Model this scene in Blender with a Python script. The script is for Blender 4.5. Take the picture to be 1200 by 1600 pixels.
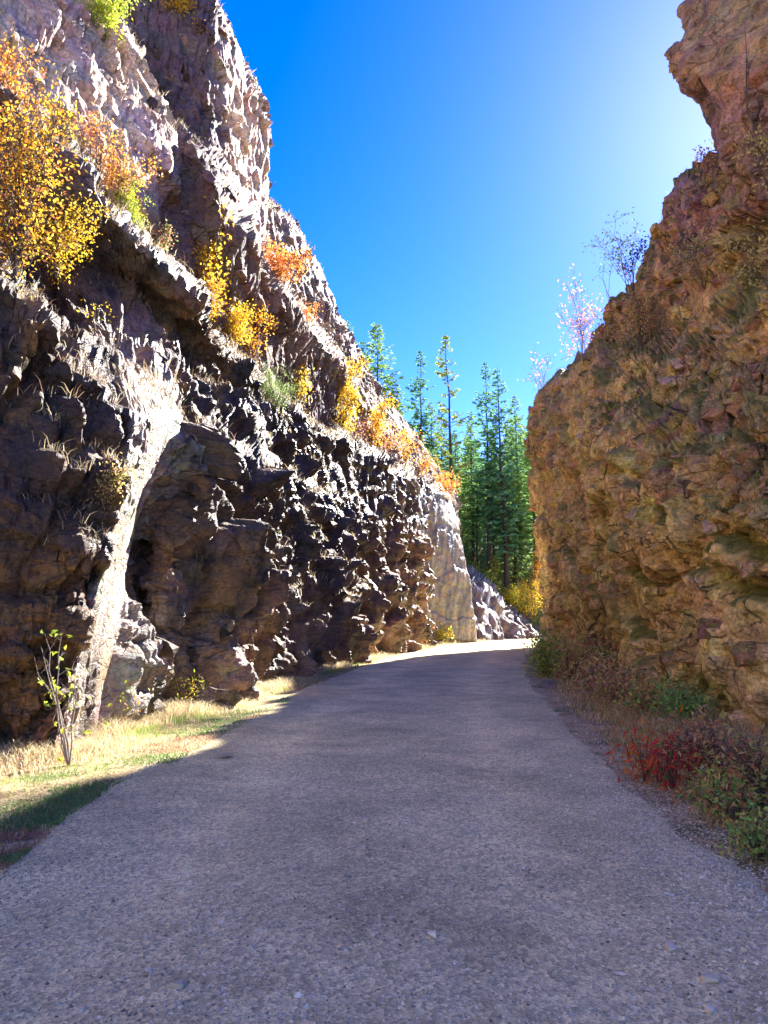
import bpy, math, random
import numpy as np
from mathutils import Vector

scene = bpy.context.scene
for o in list(bpy.data.objects):
    bpy.data.objects.remove(o)
COL = scene.collection
R = math.radians

# ------------------------------------------------------------------ camera
CAM = np.array([0.0, 0.0, 1.6])
PITCH = math.atan((972 - 800) / 1155.56)
F = 1155.56
cam_data = bpy.data.cameras.new('camera')
cam_data.sensor_fit = 'VERTICAL'
cam_data.sensor_height = 36.0
cam_data.sensor_width = 27.0
cam_data.lens = 26.0
cam_data.clip_start = 0.05
cam_data.clip_end = 6000
cam = bpy.data.objects.new('camera', cam_data)
cam.location = CAM
cam.rotation_euler = (R(90) + PITCH, 0, 0)
COL.objects.link(cam)
scene.camera = cam

# ------------------------------------------------------------------ light
SUN_AZ, SUN_EL = 33.0, 34.0          # azimuth measured from +Y towards +X
world = bpy.data.worlds.new('World')
scene.world = world
world.use_nodes = True
wn = world.node_tree
for n in list(wn.nodes):
    wn.nodes.remove(n)
wo = wn.nodes.new('ShaderNodeOutputWorld')
bg = wn.nodes.new('ShaderNodeBackground')
sky = wn.nodes.new('ShaderNodeTexSky')
sky.sky_type = 'NISHITA'
sky.sun_disc = False
sky.sun_elevation = R(SUN_EL)
sky.sun_rotation = R(SUN_AZ)
sky.altitude = 900
sky.air_density = 0.9
sky.dust_density = 0.2
sky.ozone_density = 2.4
hs = wn.nodes.new('ShaderNodeHueSaturation')
hs.inputs['Saturation'].default_value = 1.44
hs.inputs['Hue'].default_value = 0.527
wn.links.new(sky.outputs[0], hs.inputs['Color'])
wn.links.new(hs.outputs[0], bg.inputs['Color'])
bg.inputs['Strength'].default_value = 0.095
wn.links.new(bg.outputs[0], wo.inputs['Surface'])

sd = bpy.data.lights.new('sun', 'SUN')
sd.energy = 5.0
sd.angle = R(0.5)
sd.color = (1.0, 0.94, 0.85)
sun = bpy.data.objects.new('sun', sd)
COL.objects.link(sun)
ae, aa = R(SUN_EL), R(SUN_AZ)
SUN = Vector((math.sin(aa) * math.cos(ae), math.cos(aa) * math.cos(ae), math.sin(ae)))
sun.rotation_euler = SUN.to_track_quat('Z', 'Y').to_euler()
sun.location = (30, 40, 60)

scene.view_settings.view_transform = 'Standard'
scene.view_settings.look = 'None'
scene.view_settings.exposure = 2.35
scene.view_settings.gamma = 1.0
scene.view_settings.use_curve_mapping = False
scene.render.engine = 'CYCLES'
scene.cycles.max_bounces = 6
scene.cycles.transparent_max_bounces = 6
scene.cycles.use_denoising = True

# ------------------------------------------------------------------ geometry of the survey
CP, SP = math.cos(PITCH), math.sin(PITCH)

def P(px, py, d):
    """the point of the place seen at photo position (px, py), d metres in front of the viewpoint"""
    u = (800 - py) / F
    y = CP - u * SP
    z = SP + u * CP
    k = d / y
    return np.array([(px - 600) / F * k, d, CAM[2] + z * k])

def G(px, py):
    u = (800 - py) / F
    y = CP - u * SP
    z = SP + u * CP
    k = -CAM[2] / z
    return np.array([(px - 600) / F * k, y * k, 0.0])

def project(p):
    q = p - CAM
    fw = q[:, 1] * CP + q[:, 2] * SP
    up = -q[:, 1] * SP + q[:, 2] * CP
    return 600 + F * q[:, 0] / fw, 800 - F * up / fw, fw

# ------------------------------------------------------------------ noise in numpy
def _hash(ix, iy, iz, seed):
    h = (ix.astype(np.int64) * 73856093) ^ (iy.astype(np.int64) * 19349663) ^ (iz.astype(np.int64) * 83492791) ^ (seed * 2654435761)
    h = h & 0xFFFFFFFF
    h = ((h ^ (h >> 16)) * 0x45d9f3b) & 0xFFFFFFFF
    h = ((h ^ (h >> 16)) * 0x45d9f3b) & 0xFFFFFFFF
    return h ^ (h >> 16)

def _r(h, k):
    h = (h * (2 * k + 1) + k * 0x9E3779B1) & 0xFFFFFFFF
    h = ((h ^ (h >> 15)) * 0x2c1b3c6d) & 0xFFFFFFFF
    h = h ^ (h >> 13)
    return (h & 0xFFFF).astype(np.float32) / 65535.0

def vnoise(p, seed=0):
    b = np.floor(p)
    f = (p - b).astype(np.float32)
    f = f * f * (3 - 2 * f)
    b = b.astype(np.int64)
    out = np.zeros(len(p), np.float32)
    for dx in (0, 1):
        wx = f[:, 0] if dx else 1 - f[:, 0]
        for dy in (0, 1):
            wy = wx * (f[:, 1] if dy else 1 - f[:, 1])
            for dz in (0, 1):
                w = wy * (f[:, 2] if dz else 1 - f[:, 2])
                h = _hash(b[:, 0] + dx, b[:, 1] + dy, b[:, 2] + dz, seed)
                out += w * ((h & 0xFFFF).astype(np.float32) / 32767.5 - 1)
    return out

def fbm(p, octs=4, seed=0, gain=0.5):
    out = np.zeros(len(p), np.float32)
    a, s = 1.0, 1.0
    for i in range(octs):
        out += a * vnoise(p * s + i * 17.3, seed + i)
        a *= gain
        s *= 2.03
    return out

def cells(p, seed, jit=0.8):
    q = p - 0.5
    b = np.floor(q).astype(np.int64)
    n = len(p)
    f1 = np.full(n, 9.0, np.float32)
    f2 = np.full(n, 9.0, np.float32)
    bh = np.zeros(n, np.int64)
    bd = np.zeros((n, 3), np.float32)
    for dx in (0, 1):
        for dy in (0, 1):
            for dz in (0, 1):
                c = b + np.array([dx, dy, dz])
                h = _hash(c[:, 0], c[:, 1], c[:, 2], seed)
                dl = np.empty((n, 3), np.float32)
                for k in range(3):
                    dl[:, k] = p[:, k] - (c[:, k] + 0.5 + (_r(h, k + 1) - 0.5) * jit)
                d = np.sqrt((dl ** 2).sum(1))
                m = d < f1
                f2 = np.where(m, f1, np.minimum(f2, d))
                f1 = np.where(m, d, f1)
                bh = np.where(m, h, bh)
                bd[m] = dl[m]
    return f1, f2, bh, bd

def facets(p, scale, seed, amp, tilt, bias=(0, 0, 0), crack=0.0, cw=0.08):
    """broken-rock relief: cells with flat tilted faces, stepped against each other, joints between them"""
    s = np.array(scale, np.float32)
    f1, f2, h, dl = cells(p / s, seed)
    out = (_r(h, 11) * 2 - 1) * amp
    for k in range(3):
        g = (_r(h, 12 + k) * 2 - 1) * tilt + bias[k]
        out = out + g * dl[:, k] * s[k]
    if crack:
        out = out - crack * np.exp(-((f2 - f1) / cw) ** 2)
    return out

def joints(p, ang, size, seed, amp, tilt=0.0, bias=(0, 0, 0), notch=0.0, nw=0.05, warp=0.25):
    """relief of rock broken along bedding planes and two joint sets: rotated, offset, individually pushed blocks"""
    ax, ay, az = [math.radians(q) for q in ang]
    Rx = np.array([[1, 0, 0], [0, math.cos(ax), -math.sin(ax)], [0, math.sin(ax), math.cos(ax)]])
    Ry = np.array([[math.cos(ay), 0, math.sin(ay)], [0, 1, 0], [-math.sin(ay), 0, math.cos(ay)]])
    Rz = np.array([[math.cos(az), -math.sin(az), 0], [math.sin(az), math.cos(az), 0], [0, 0, 1]])
    M = Rx @ Ry @ Rz
    q = (p @ M.T) / np.array(size)
    mean = float(np.mean(size))
    q = q + warp * np.stack([vnoise(p / mean * 0.5, seed + 1), vnoise(p / mean * 0.5, seed + 2), vnoise(p / mean * 0.5, seed + 3)], 1)
    kz = np.floor(q[:, 2]); fz = q[:, 2] - kz
    hz = _hash(kz, kz * 0, kz * 0, seed)
    qx = q[:, 0] * (0.7 + 0.6 * _r(hz, 1)) + _r(hz, 2) * 7
    kx = np.floor(qx); fx = qx - kx
    hx = _hash(kz, kx, kz * 0, seed + 1)
    qy = q[:, 1] * (0.7 + 0.6 * _r(hx, 1)) + _r(hx, 2) * 7
    ky = np.floor(qy); fy = qy - ky
    h = _hash(kz, kx, ky, seed + 2)
    out = (_r(h, 3) * 2 - 1) * amp
    for k, f in enumerate((fx, fy, fz)):
        out = out + ((_r(h, 4 + k) * 2 - 1) * tilt + bias[k]) * (f - 0.5) * size[k]
    if notch:
        e = np.minimum(np.minimum(np.minimum(fx, 1 - fx), np.minimum(fy, 1 - fy)), np.minimum(fz, 1 - fz))
        out = out - notch * np.exp(-(e / nw) ** 2)
    return out.astype(np.float32)

def sstep(x, a, b):
    t = np.clip((x - a) / (b - a), 0, 1)
    return t * t * (3 - 2 * t)

def warped(p, a, f, seed):
    return p + a * np.stack([vnoise(p * f, seed), vnoise(p * f, seed + 1), vnoise(p * f, seed + 2)], 1)

def strata(p, normal, thick, seed, amp, notch, w=0.10):
    nrm = np.array(normal, float); nrm /= np.linalg.norm(nrm)
    s = (p @ nrm) / thick + 0.35 * vnoise(p * 0.35, seed) + 0.12 * vnoise(p * 1.3, seed + 1)
    i = np.floor(s)
    f = (s - i).astype(np.float32)
    h = _hash(i, i * 0 + seed, np.floor(vnoise(p * 0.25, seed + 2) * 2), seed)
    return (_r(h, 1) * 2 - 1) * amp - notch * np.exp(-(np.minimum(f, 1 - f) / w) ** 2)

# ------------------------------------------------------------------ meshes
def mesh_from(name, V, quads=None, tris=None, cols=None, smooth=False, mat=None, colname='tint'):
    me = bpy.data.meshes.new(name)
    V = np.asarray(V, np.float32)
    nq = 0 if quads is None else len(quads)
    nt = 0 if tris is None else len(tris)
    me.vertices.add(len(V))
    me.vertices.foreach_set('co', V.ravel())
    li, ls = [], []
    if nq:
        li.append(np.asarray(quads, np.int32).ravel()); ls.append(np.arange(nq) * 4)
    if nt:
        li.append(np.asarray(tris, np.int32).ravel()); ls.append(nq * 4 + np.arange(nt) * 3)
    li = np.concatenate(li); ls = np.concatenate(ls)
    me.loops.add(len(li))
    me.loops.foreach_set('vertex_index', li)
    me.polygons.add(nq + nt)
    me.polygons.foreach_set('loop_start', ls.astype(np.int32))
    me.update(calc_edges=True)
    if not smooth:
        me.shade_flat()
    if cols is not None:
        a = me.color_attributes.new(colname, 'FLOAT_COLOR', 'POINT')
        c = np.ones((len(V), 4), np.float32)
        c[:, :cols.shape[1]] = cols
        a.data.foreach_set('color', c.ravel())
    if mat:
        me.materials.append(mat)
    return me

def link(name, me, parent=None, loc=None):
    o = bpy.data.objects.new(name, me)
    COL.objects.link(o)
    if parent is not None:
        o.parent = parent
    if loc is not None:
        o.location = loc
    return o

def tag(o, label=None, cat=None, group=None, kind=None):
    if label: o['label'] = label
    if cat: o['category'] = cat
    if group: o['group'] = group
    if kind: o['kind'] = kind
    return o

def grid_quads(nu, nv):
    i = np.arange((nu - 1) * (nv - 1))
    a = (i // (nv - 1)) * nv + i % (nv - 1)
    return np.stack([a, a + nv, a + nv + 1, a + 1], 1)

def grid_normals(V, nu, nv):
    g = V.reshape(nu, nv, 3)
    du = np.gradient(g, axis=0)
    dv = np.gradient(g, axis=1)
    n = np.cross(du, dv)
    n /= np.linalg.norm(n, axis=2, keepdims=True) + 1e-9
    return n.reshape(-1, 3)

def smooth1(a, axis, k):
    for _ in range(k):
        b = a.copy()
        sl = [slice(None)] * a.ndim
        s0, s1, s2 = list(sl), list(sl), list(sl)
        s0[axis] = slice(0, -2); s1[axis] = slice(1, -1); s2[axis] = slice(2, None)
        b[tuple(s1)] = 0.25 * a[tuple(s0)] + 0.5 * a[tuple(s1)] + 0.25 * a[tuple(s2)]
        a = b
    return a

Q = 0.76
class Rock:
    """a cliff surface from survey columns (bottom to top), subdivided finer where it is near, then fractured"""
    def __init__(self, cols, tints, flip=False, dens=1.0, kworld=0.8, dv=0.6, sm=6, maxn=420):
        cols = [[(P(*c) if not (isinstance(c[0], str)) else np.array(c[1:], float)) for c in col] for col in cols]
        for c in cols:
            b = c[0].copy(); b[2] = -0.8
            c.insert(0, b)
        C = np.array(cols)                               # ncol, nrow, 3
        T = np.array(tints, float)                       # ncol, nrow-1, 3
        T = np.concatenate([T[:, :1], T], axis=1)
        def steps(A, B, kworld, dens):
            pa = project(A.reshape(-1, 3)); pb = project(B.reshape(-1, 3))
            okk = (pa[2] > 1) & (pb[2] > 1)
            vis = okk & (np.maximum(pa[0], pb[0]) > -60) & (np.minimum(pa[0], pb[0]) < 1260) & (np.maximum(pa[1], pb[1]) > -60)
            px = np.where(vis, np.hypot(pa[0] - pb[0], pa[1] - pb[1]) * 0.64, 0)
            wl = np.linalg.norm((A - B).reshape(-1, 3), axis=1)
            dd = np.maximum(np.minimum(A.reshape(-1, 3)[:, 1], B.reshape(-1, 3)[:, 1]), 5)
            m = np.maximum(px * 1.15, wl * 740 / dd * kworld) * dens * Q
            m = np.where(vis, m, wl * 4)
            return int(min(maxn, max(3, np.percentile(m, 66))))
        nu = [steps(C[i], C[i + 1], kworld, dens) for i in range(len(C) - 1)]
        nv = [steps(C[:, j], C[:, j + 1], 0.30, dens * dv) for j in range(C.shape[1] - 1)]
        uu = np.concatenate([i + np.arange(n) / n for i, n in enumerate(nu)] + [[len(C) - 1.0]])
        vv = np.concatenate([j + np.arange(n) / n for j, n in enumerate(nv)] + [[C.shape[1] - 1.0]])
        def lerp(A, t, axis):
            i = np.minimum(np.floor(t).astype(int), A.shape[axis] - 2)
            f = t - i
            sh = [1, 1, 1]; sh[axis] = -1
            f = f.reshape(sh)
            return np.take(A, i, axis) * (1 - f) + np.take(A, i + 1, axis) * f
        Gd = lerp(lerp(C, uu, 0), vv, 1)
        Td = lerp(lerp(T, uu, 0), vv, 1)
        Gd = smooth1(smooth1(Gd, 0, sm), 1, sm)
        self.nu, self.nv = len(uu), len(vv)
        self.V = Gd.reshape(-1, 3)
        self.T = Td.reshape(-1, 3)
        self.flip = flip
        self.sgn = -1.0 if flip else 1.0
        self.N = grid_normals(self.V, self.nu, self.nv) * self.sgn
        self.uu, self.vv = uu, vv
    def renormal(self, k=4):
        n = grid_normals(self.V, self.nu, self.nv) * self.sgn
        n = n.reshape(self.nu, self.nv, 3)
        n = smooth1(smooth1(n, 0, k), 1, k)
        n /= np.linalg.norm(n, axis=2, keepdims=True) + 1e-9
        self.N = n.reshape(-1, 3)
    def push(self, d, soft=2):
        d = np.asarray(d, float).reshape(self.nu, self.nv)
        if soft:                                  # broken edges get a width instead of a comb of spikes
            d = smooth1(smooth1(d, 0, soft), 1, soft)
        self.V = self.V + self.N * d.reshape(-1, 1)
    def relax(self, mask, k=8):
        g = self.V.reshape(self.nu, self.nv, 3)
        s = smooth1(smooth1(g, 0, k), 1, k)
        self.V = self.V + (s.reshape(-1, 3) - self.V) * mask[:, None]
    def build(self, name, mat):
        q = grid_quads(self.nu, self.nv)
        self.renormal(4)
        me = mesh_from(name, self.V, q, cols=np.concatenate([self.T, self.N[:, 2:3]], 1), mat=mat)
        self.obj = link(name, me)
        pr = project(self.V)
        self.px, self.py, self.dep = pr
        return self.obj
    def at(self, px, py, r=7.0, sub=None):
        """front-most surface point near a photo position"""
        d2 = (self.px - px) ** 2 + (self.py - py) ** 2
        m = np.where((d2 < r * r) & (self.dep > 0))[0]
        if len(m) == 0:
            m = np.array([np.argmin(np.where(self.dep > 0, d2, 1e12))])
        i = m[np.argmin(self.dep[m])]
        return self.V[i].copy()

# ------------------------------------------------------------------ node helpers
class NT:
    def __init__(self, name):
        self.m = bpy.data.materials.new(name)
        self.m.use_nodes = True
        self.t = self.m.node_tree
        for n in list(self.t.nodes):
            self.t.nodes.remove(n)
        self.out = self.t.nodes.new('ShaderNodeOutputMaterial')
        self.tc = self.t.nodes.new('ShaderNodeTexCoord').outputs['Object']
    def _in(self, sock, v):
        if isinstance(v, bpy.types.NodeSocket):
            self.t.links.new(v, sock)
        elif v is not None:
            if sock.type == 'RGBA' and len(v) == 3:
                v = (*v, 1)
            sock.default_value = v
    def mapping(self, scale=(1, 1, 1), rot=(0, 0, 0), vec=None):
        n = self.t.nodes.new('ShaderNodeMapping')
        self._in(n.inputs['Vector'], vec or self.tc)
        n.inputs['Scale'].default_value = scale
        n.inputs['Rotation'].default_value = rot
        return n.outputs[0]
    def noise(self, scale, detail=4, rough=0.55, dist=0.0, vec=None):
        n = self.t.nodes.new('ShaderNodeTexNoise')
        self._in(n.inputs['Vector'], vec or self.tc)
        n.inputs['Scale'].default_value = scale
        n.inputs['Detail'].default_value = detail
        n.inputs['Roughness'].default_value = rough
        n.inputs['Distortion'].default_value = dist
        return n.outputs['Fac']
    def vor(self, scale, feature='F1', out='Distance', vec=None, rnd=1.0):
        n = self.t.nodes.new('ShaderNodeTexVoronoi')
        n.feature = feature
        self._in(n.inputs['Vector'], vec or self.tc)
        n.inputs['Scale'].default_value = scale
        n.inputs['Randomness'].default_value = rnd
        return n.outputs[out]
    def ramp(self, fac, stops):
        n = self.t.nodes.new('ShaderNodeValToRGB')
        self._in(n.inputs[0], fac)
        e = n.color_ramp.elements
        while len(e) < len(stops):
            e.new(0.5)
        for k, (p, c) in enumerate(stops):
            e[k].position = p
            e[k].color = (c, c, c, 1) if isinstance(c, (int, float)) else (*c, 1)
        return n.outputs[0]
    def mix(self, fac, a, b, mode='MIX'):
        n = self.t.nodes.new('ShaderNodeMix')
        n.data_type = 'RGBA'
        n.blend_type = mode
        self._in(n.inputs[0], fac)
        self._in(n.inputs[6], a)
        self._in(n.inputs[7], b)
        return n.outputs[2]
    def math(self, op, a, b=None, clamp=False):
        n = self.t.nodes.new('ShaderNodeMath')
        n.operation = op
        n.use_clamp = clamp
        self._in(n.inputs[0], a)
        if b is not None:
            self._in(n.inputs[1], b)
        return n.outputs[0]
    def attr(self, name, out='Color'):
        n = self.t.nodes.new('ShaderNodeAttribute')
        n.attribute_name = name
        return n.outputs[out]
    def up(self):
        g = self.t.nodes.new('ShaderNodeNewGeometry')
        s = self.t.nodes.new('ShaderNodeSeparateXYZ')
        self.t.links.new(g.outputs['True Normal'], s.inputs[0])
        return s.outputs[2]
    def bump(self, h, strength, dist, nrm=None):
        n = self.t.nodes.new('ShaderNodeBump')
        self._in(n.inputs['Height'], h)
        n.inputs['Strength'].default_value = strength
        n.inputs['Distance'].default_value = dist
        if nrm is not None:
            self._in(n.inputs['Normal'], nrm)
        return n.outputs[0]
    def bsdf(self, col, rough=0.8, nrm=None, spec=0.4):
        n = self.t.nodes.new('ShaderNodeBsdfPrincipled')
        self._in(n.inputs['Base Color'], col)
        self._in(n.inputs['Roughness'], rough)
        n.inputs['Specular IOR Level'].default_value = spec
        if nrm is not None:
            self._in(n.inputs['Normal'], nrm)
        return n.outputs[0]
    def end(self, sh):
        self.t.links.new(sh, self.out.inputs[0])
        return self.m

def rock_material(name, rust=(0.36, 0.17, 0.05), rust_amt=0.5, varnish=0.55, pale=0.3, moss=0.0, litter=(0.16, 0.10, 0.06), litter_amt=0.8, spec=0.5, rough=0.6, k=1.0, str_tilt=0.15, gloss=0.0, crk=0.4, blkc=0.38, contrast=1.0):
    t = NT(name)
    base = t.attr('tint')
    big = t.noise(0.45 * k, 5, 0.6, 0.6)
    c = t.mix(t.ramp(big, [(0.35, 0.0), (0.65, 1.0)]), t.mix(1.0, base, (0.62, 0.60, 0.62), 'MULTIPLY'), t.mix(1.0, base, (1.35, 1.28, 1.2), 'MULTIPLY'))
    # block to block differences
    warp = t.mix(0.12, t.tc, t.noise(1.2, 3), 'ADD')
    blk = t.vor(1.5 * k, out='Color', vec=t.mapping((1, 1, 1.5), (str_tilt, 0.1, 0.3)))
    c = t.mix(blkc, c, t.mix(1.0, c, t.mix(0.65, blk, (0.6, 0.6, 0.6)), 'OVERLAY'))
    if contrast > 1:     # noise multiplies the colour darker and paler, patch by patch
        gp = t.ramp(t.noise(2.0 * k, 9, 0.74, 0.8), [(0.30, 0.25), (0.46, 0.85), (0.60, 1.25), (0.72, 1.7)])
        c = t.mix(1.0, c, gp, 'MULTIPLY')
    blk2 = t.vor(5.2 * k, out='Color', vec=t.mapping((1, 1, 1.9), (-0.1, 0.3, 0.1)))
    bw = t.ramp(blk2, [(0.0, 0.55), (1.0, 1.35)])
    c = t.mix(0.4, c, t.mix(1.0, c, bw, 'MULTIPLY'))
    # rust
    rf = t.ramp(t.noise(0.9 * k, 7, 0.62, 1.2), [(0.50, 0.0), (0.64, 1.0)])
    rv = t.mix(t.noise(3.0, 4), rust, (rust[0] * 1.5, rust[1] * 1.7, rust[2] * 1.6))
    c = t.mix(t.math('MULTIPLY', rf, rust_amt), c, rv)
    # pale mineral / lichen
    pf = t.ramp(t.noise(2.6 * k, 8, 0.68, 0.4), [(0.56, 0.0), (0.68, 1.0)])
    c = t.mix(t.math('MULTIPLY', pf, pale), c, t.mix(1.0, t.mix(1.0, base, (2.1, 2.1, 2.05), 'MULTIPLY'), (0.04, 0.038, 0.035), 'ADD'))
    # black varnish streaks running down the face
    sf = t.ramp(t.noise(1.0, 6, 0.6, 0.3, vec=t.mapping((1.7 * k, 1.7 * k, 0.28 * k))), [(0.44, 0.0), (0.62, 1.0)])
    c = t.mix(t.math('MULTIPLY', sf, varnish), c, (0.028, 0.024, 0.024))
    # fine grain
    fg = t.ramp(t.noise(16 * k, 9, 0.78, 0.3), [(0.30, 0.38), (0.70, 1.55)])
    c = t.mix(0.9, c, t.mix(1.0, c, fg, 'MULTIPLY'))
    # crack lines
    ck = t.vor(3.1 * k, 'DISTANCE_TO_EDGE', vec=t.mix(0.10, t.mapping((1, 1, 2.3), (str_tilt, 0.2, 0)), t.noise(3, 4), 'ADD'))
    ck2 = t.vor(9.0 * k, 'DISTANCE_TO_EDGE', vec=t.mapping((1, 1, 1.8), (0.3, str_tilt, 0.5)))
    # joints and hairline cracks: thin dark lines, wavering, broken off where the rock is sound
    wv = t.mix(0.22, t.mapping((0.8, 0.8, 1.7), (str_tilt, 0.25, 0.1)), t.noise(2.3, 6, 0.65), 'ADD')
    ck3 = t.vor(1.35 * k, 'DISTANCE_TO_EDGE', vec=wv)
    lines = t.math('MULTIPLY', t.ramp(ck3, [(0.0, 1.0), (0.012, 0.9), (0.035, 0.0)]), t.ramp(t.noise(1.4 * k, 5, 0.6), [(0.47, 0.0), (0.56, 1.0)]))
    c = t.mix(t.math('MULTIPLY', lines, crk), c, (0.02, 0.016, 0.013))
    ckm = t.ramp(ck, [(0.0, 0.2), (0.025, 1.0)])
    c = t.mix(t.ramp(t.noise(0.8, 4), [(0.40, 0.0), (0.60, 0.8)]), c, t.mix(1.0, c, ckm, 'MULTIPLY'))
    up = t.attr('tint', 'Alpha')     # how far the broad surface faces upward: where soil, moss and litter lodge
    upn = t.math('ADD', up, t.math('MULTIPLY', t.math('SUBTRACT', t.noise(2.2, 5), 0.5), 0.9))
    lf = t.ramp(upn, [(0.62, 0.0), (0.80, 1.0)])
    c = t.mix(t.math('MULTIPLY', lf, litter_amt), c, t.mix(t.noise(14, 5, 0.7), litter, (litter[0] * 1.9, litter[1] * 1.9, litter[2] * 1.7)))
    if moss:
        mf = t.ramp(t.math('ADD', t.math('ADD', t.math('MULTIPLY', up, 0.42), t.math('MULTIPLY', t.noise(8, 8, 0.8), 0.38)), t.math('MULTIPLY', t.noise(0.6, 7, 0.7), 0.8)), [(0.76, 0.0), (0.90, 1.0)])
        c = t.mix(t.math('MULTIPLY', mf, moss), c, t.mix(t.noise(9, 5), (0.06, 0.065, 0.015), (0.34, 0.33, 0.06)))
    h = t.math('ADD', t.noise(3.5 * k, 9, 0.66), t.math('MULTIPLY', t.ramp(ck, [(0.0, 0.0), (0.08, 1.0)]), 0.15))
    h = t.math('SUBTRACT', h, t.math('MULTIPLY', lines, 0.5))
    n1 = t.bump(h, 0.8, 0.13)
    h2 = t.math('ADD', t.noise(17 * k, 8, 0.7), t.math('MULTIPLY', t.ramp(ck2, [(0.0, 0.0), (0.1, 1.0)]), 0.10))
    n2 = t.bump(h2, 0.85, 0.035, n1)
    rg = t.ramp(t.noise(5, 5), [(0.3, rough - 0.12), (0.7, min(1.0, rough + 0.22))])
    rg = t.mix(t.math('MULTIPLY', sf, gloss), rg, (0.30, 0.30, 0.30))
    return t.end(t.bsdf(c, rg, n2, spec))
# ------------------------------------------------------------------ left cut wall (lower cliff)
def w(x, y, z): return ('w', x, y, z)
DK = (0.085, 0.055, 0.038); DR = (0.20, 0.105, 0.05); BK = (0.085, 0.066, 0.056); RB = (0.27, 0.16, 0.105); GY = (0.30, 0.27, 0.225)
WH = (0.52, 0.46, 0.40); LT = (0.34, 0.26, 0.215); BR = (0.19, 0.13, 0.095)  # rock tones; shade of near face and recess, sun on slab, tinted in
# rows: base, low, mid, first crest, behind it, upper face, ledge crest, ledge back
L = [
 [w(-6, -22, 0), w(-6, -22, 2), w(-6, -22, 4), w(-6, -22, 6), w(-7, -22, 6.3), w(-7, -22, 8), w(-7, -22, 9.5), w(-10, -22, 9.8)],
 [w(-8, 1, 0), w(-8, 1, 2), w(-8, 1, 4), w(-8, 1, 6), w(-9, 1, 6.3), w(-9, 1, 8), w(-9, 1, 9.5), w(-12, 1, 9.8)],
 [w(-7.2, 6.5, 0), w(-7.2, 6.5, 2), w(-7.1, 6.5, 4), w(-7, 6.8, 6), w(-8, 7.4, 6.3), w(-8, 7.4, 8), w(-8, 7.6, 9.5), w(-11, 8, 9.8)],
 [(-170, 1185, 8.7), (-170, 1000, 8.7), (-160, 780, 8.6), (-150, 440, 8.9), (-150, 380, 10.6), (-140, 250, 10.6), (-120, 90, 10.2), (-160, 60, 13)],
 [(-20, 1180, 8.9), (-20, 1000, 8.9), (-20, 780, 8.8), (-10, 440, 9.0), (0, 400, 11.0), (-10, 300, 11.0), (-10, 130, 10.6), (-30, 100, 13.5)],
 [(84, 1170, 9.27), (124, 1010, 9.5), (184, 790, 9.75), (209, 652, 10.1), (155, 520, 12.1), (136, 400, 12.3), (120, 254, 11.4), (97, 230, 15)],
 [(88, 1170, 9.3), (128, 1010, 9.55), (188, 790, 9.8), (214, 652, 10.2), (160, 520, 12.2), (140, 400, 12.4), (124, 259, 11.5), (100, 235, 15)],
 [(150, 1143, 10.9), (182, 980, 11.3), (222, 800, 11.9), (278, 645, 12.5), (215, 520, 13.9), (190, 440, 13.9), (178, 335, 12.3), (165, 315, 16)],
 [(156, 1135, 12.3), (188, 985, 13.2), (228, 805, 13.7), (282, 660, 14.0), (265, 540, 14.7), (245, 470, 14.7), (235, 394, 13.2), (232, 370, 17)],
 [(240, 1118, 12.7), (250, 1000, 12.8), (275, 820, 13.0), (310, 690, 13.9), (312, 600, 15.2), (306, 540, 15.6), (302, 476, 14.8), (300, 450, 18.6)],
 [(330, 1098, 14.9), (335, 960, 14.8), (345, 820, 14.9), (362, 715, 15.6), (370, 650, 17.0), (366, 600, 17.2), (360, 549, 16.9), (358, 525, 20.5)],
 [(430, 1075, 18.2), (428, 960, 18.2), (425, 830, 18.3), (430, 735, 18.8), (430, 690, 20.0), (426, 655, 20.4), (420, 619, 20.2), (415, 595, 24)],
 [(510, 1047, 25.2), (506, 960, 25.0), (500, 870, 25.0), (500, 790, 25.4), (502, 745, 26.4), (500, 712, 26.9), (495, 669, 26.6), (490, 650, 31)],
 [(585, 1024, 35.5), (580, 960, 35), (577, 880, 35), (578, 820, 35.4), (580, 785, 36), (580, 755, 36.4), (578, 712, 36.3), (574, 695, 41)],
 [(658, 1011, 47), (657, 960, 46.6), (655, 890, 46.6), (655, 840, 46.8), (657, 815, 47), (658, 790, 47), (657, 757, 46.6), (650, 735, 51)],
 [(664, 1006, 54.5), (664, 960, 54.1), (664, 890, 53.5), (664, 840, 52.9), (664, 815, 52.6), (664, 790, 52.3), (664, 762, 52.4), (658, 742, 56)],
 [(700, 1004, 57.2), (699, 960, 56.7), (697, 900, 56), (695, 850, 55.4), (694, 825, 55.2), (693, 800, 55), (692, 772, 55), (690, 755, 59)],
 [(744, 1002, 60.4), (742, 965, 59.8), (739, 920, 59), (730, 870, 58.4), (724, 845, 58.1), (718, 820, 57.9), (708, 790, 58), (704, 775, 62)],
 [w(6, 74, 0), w(6, 74, 2), w(5.5, 74, 4.5), w(5, 74, 7), w(4.5, 74, 8), w(4, 74, 9.5), w(3.5, 74, 11.5), w(1, 76, 12)],
 [w(2, 90, 0), w(2, 90, 2), w(1.5, 90, 4.5), w(1, 90, 7), w(0.5, 90, 8), w(0, 90, 9.5), w(-1, 90, 11.5), w(-3, 90, 12)],
]
def row(*t): return list(t)
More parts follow.
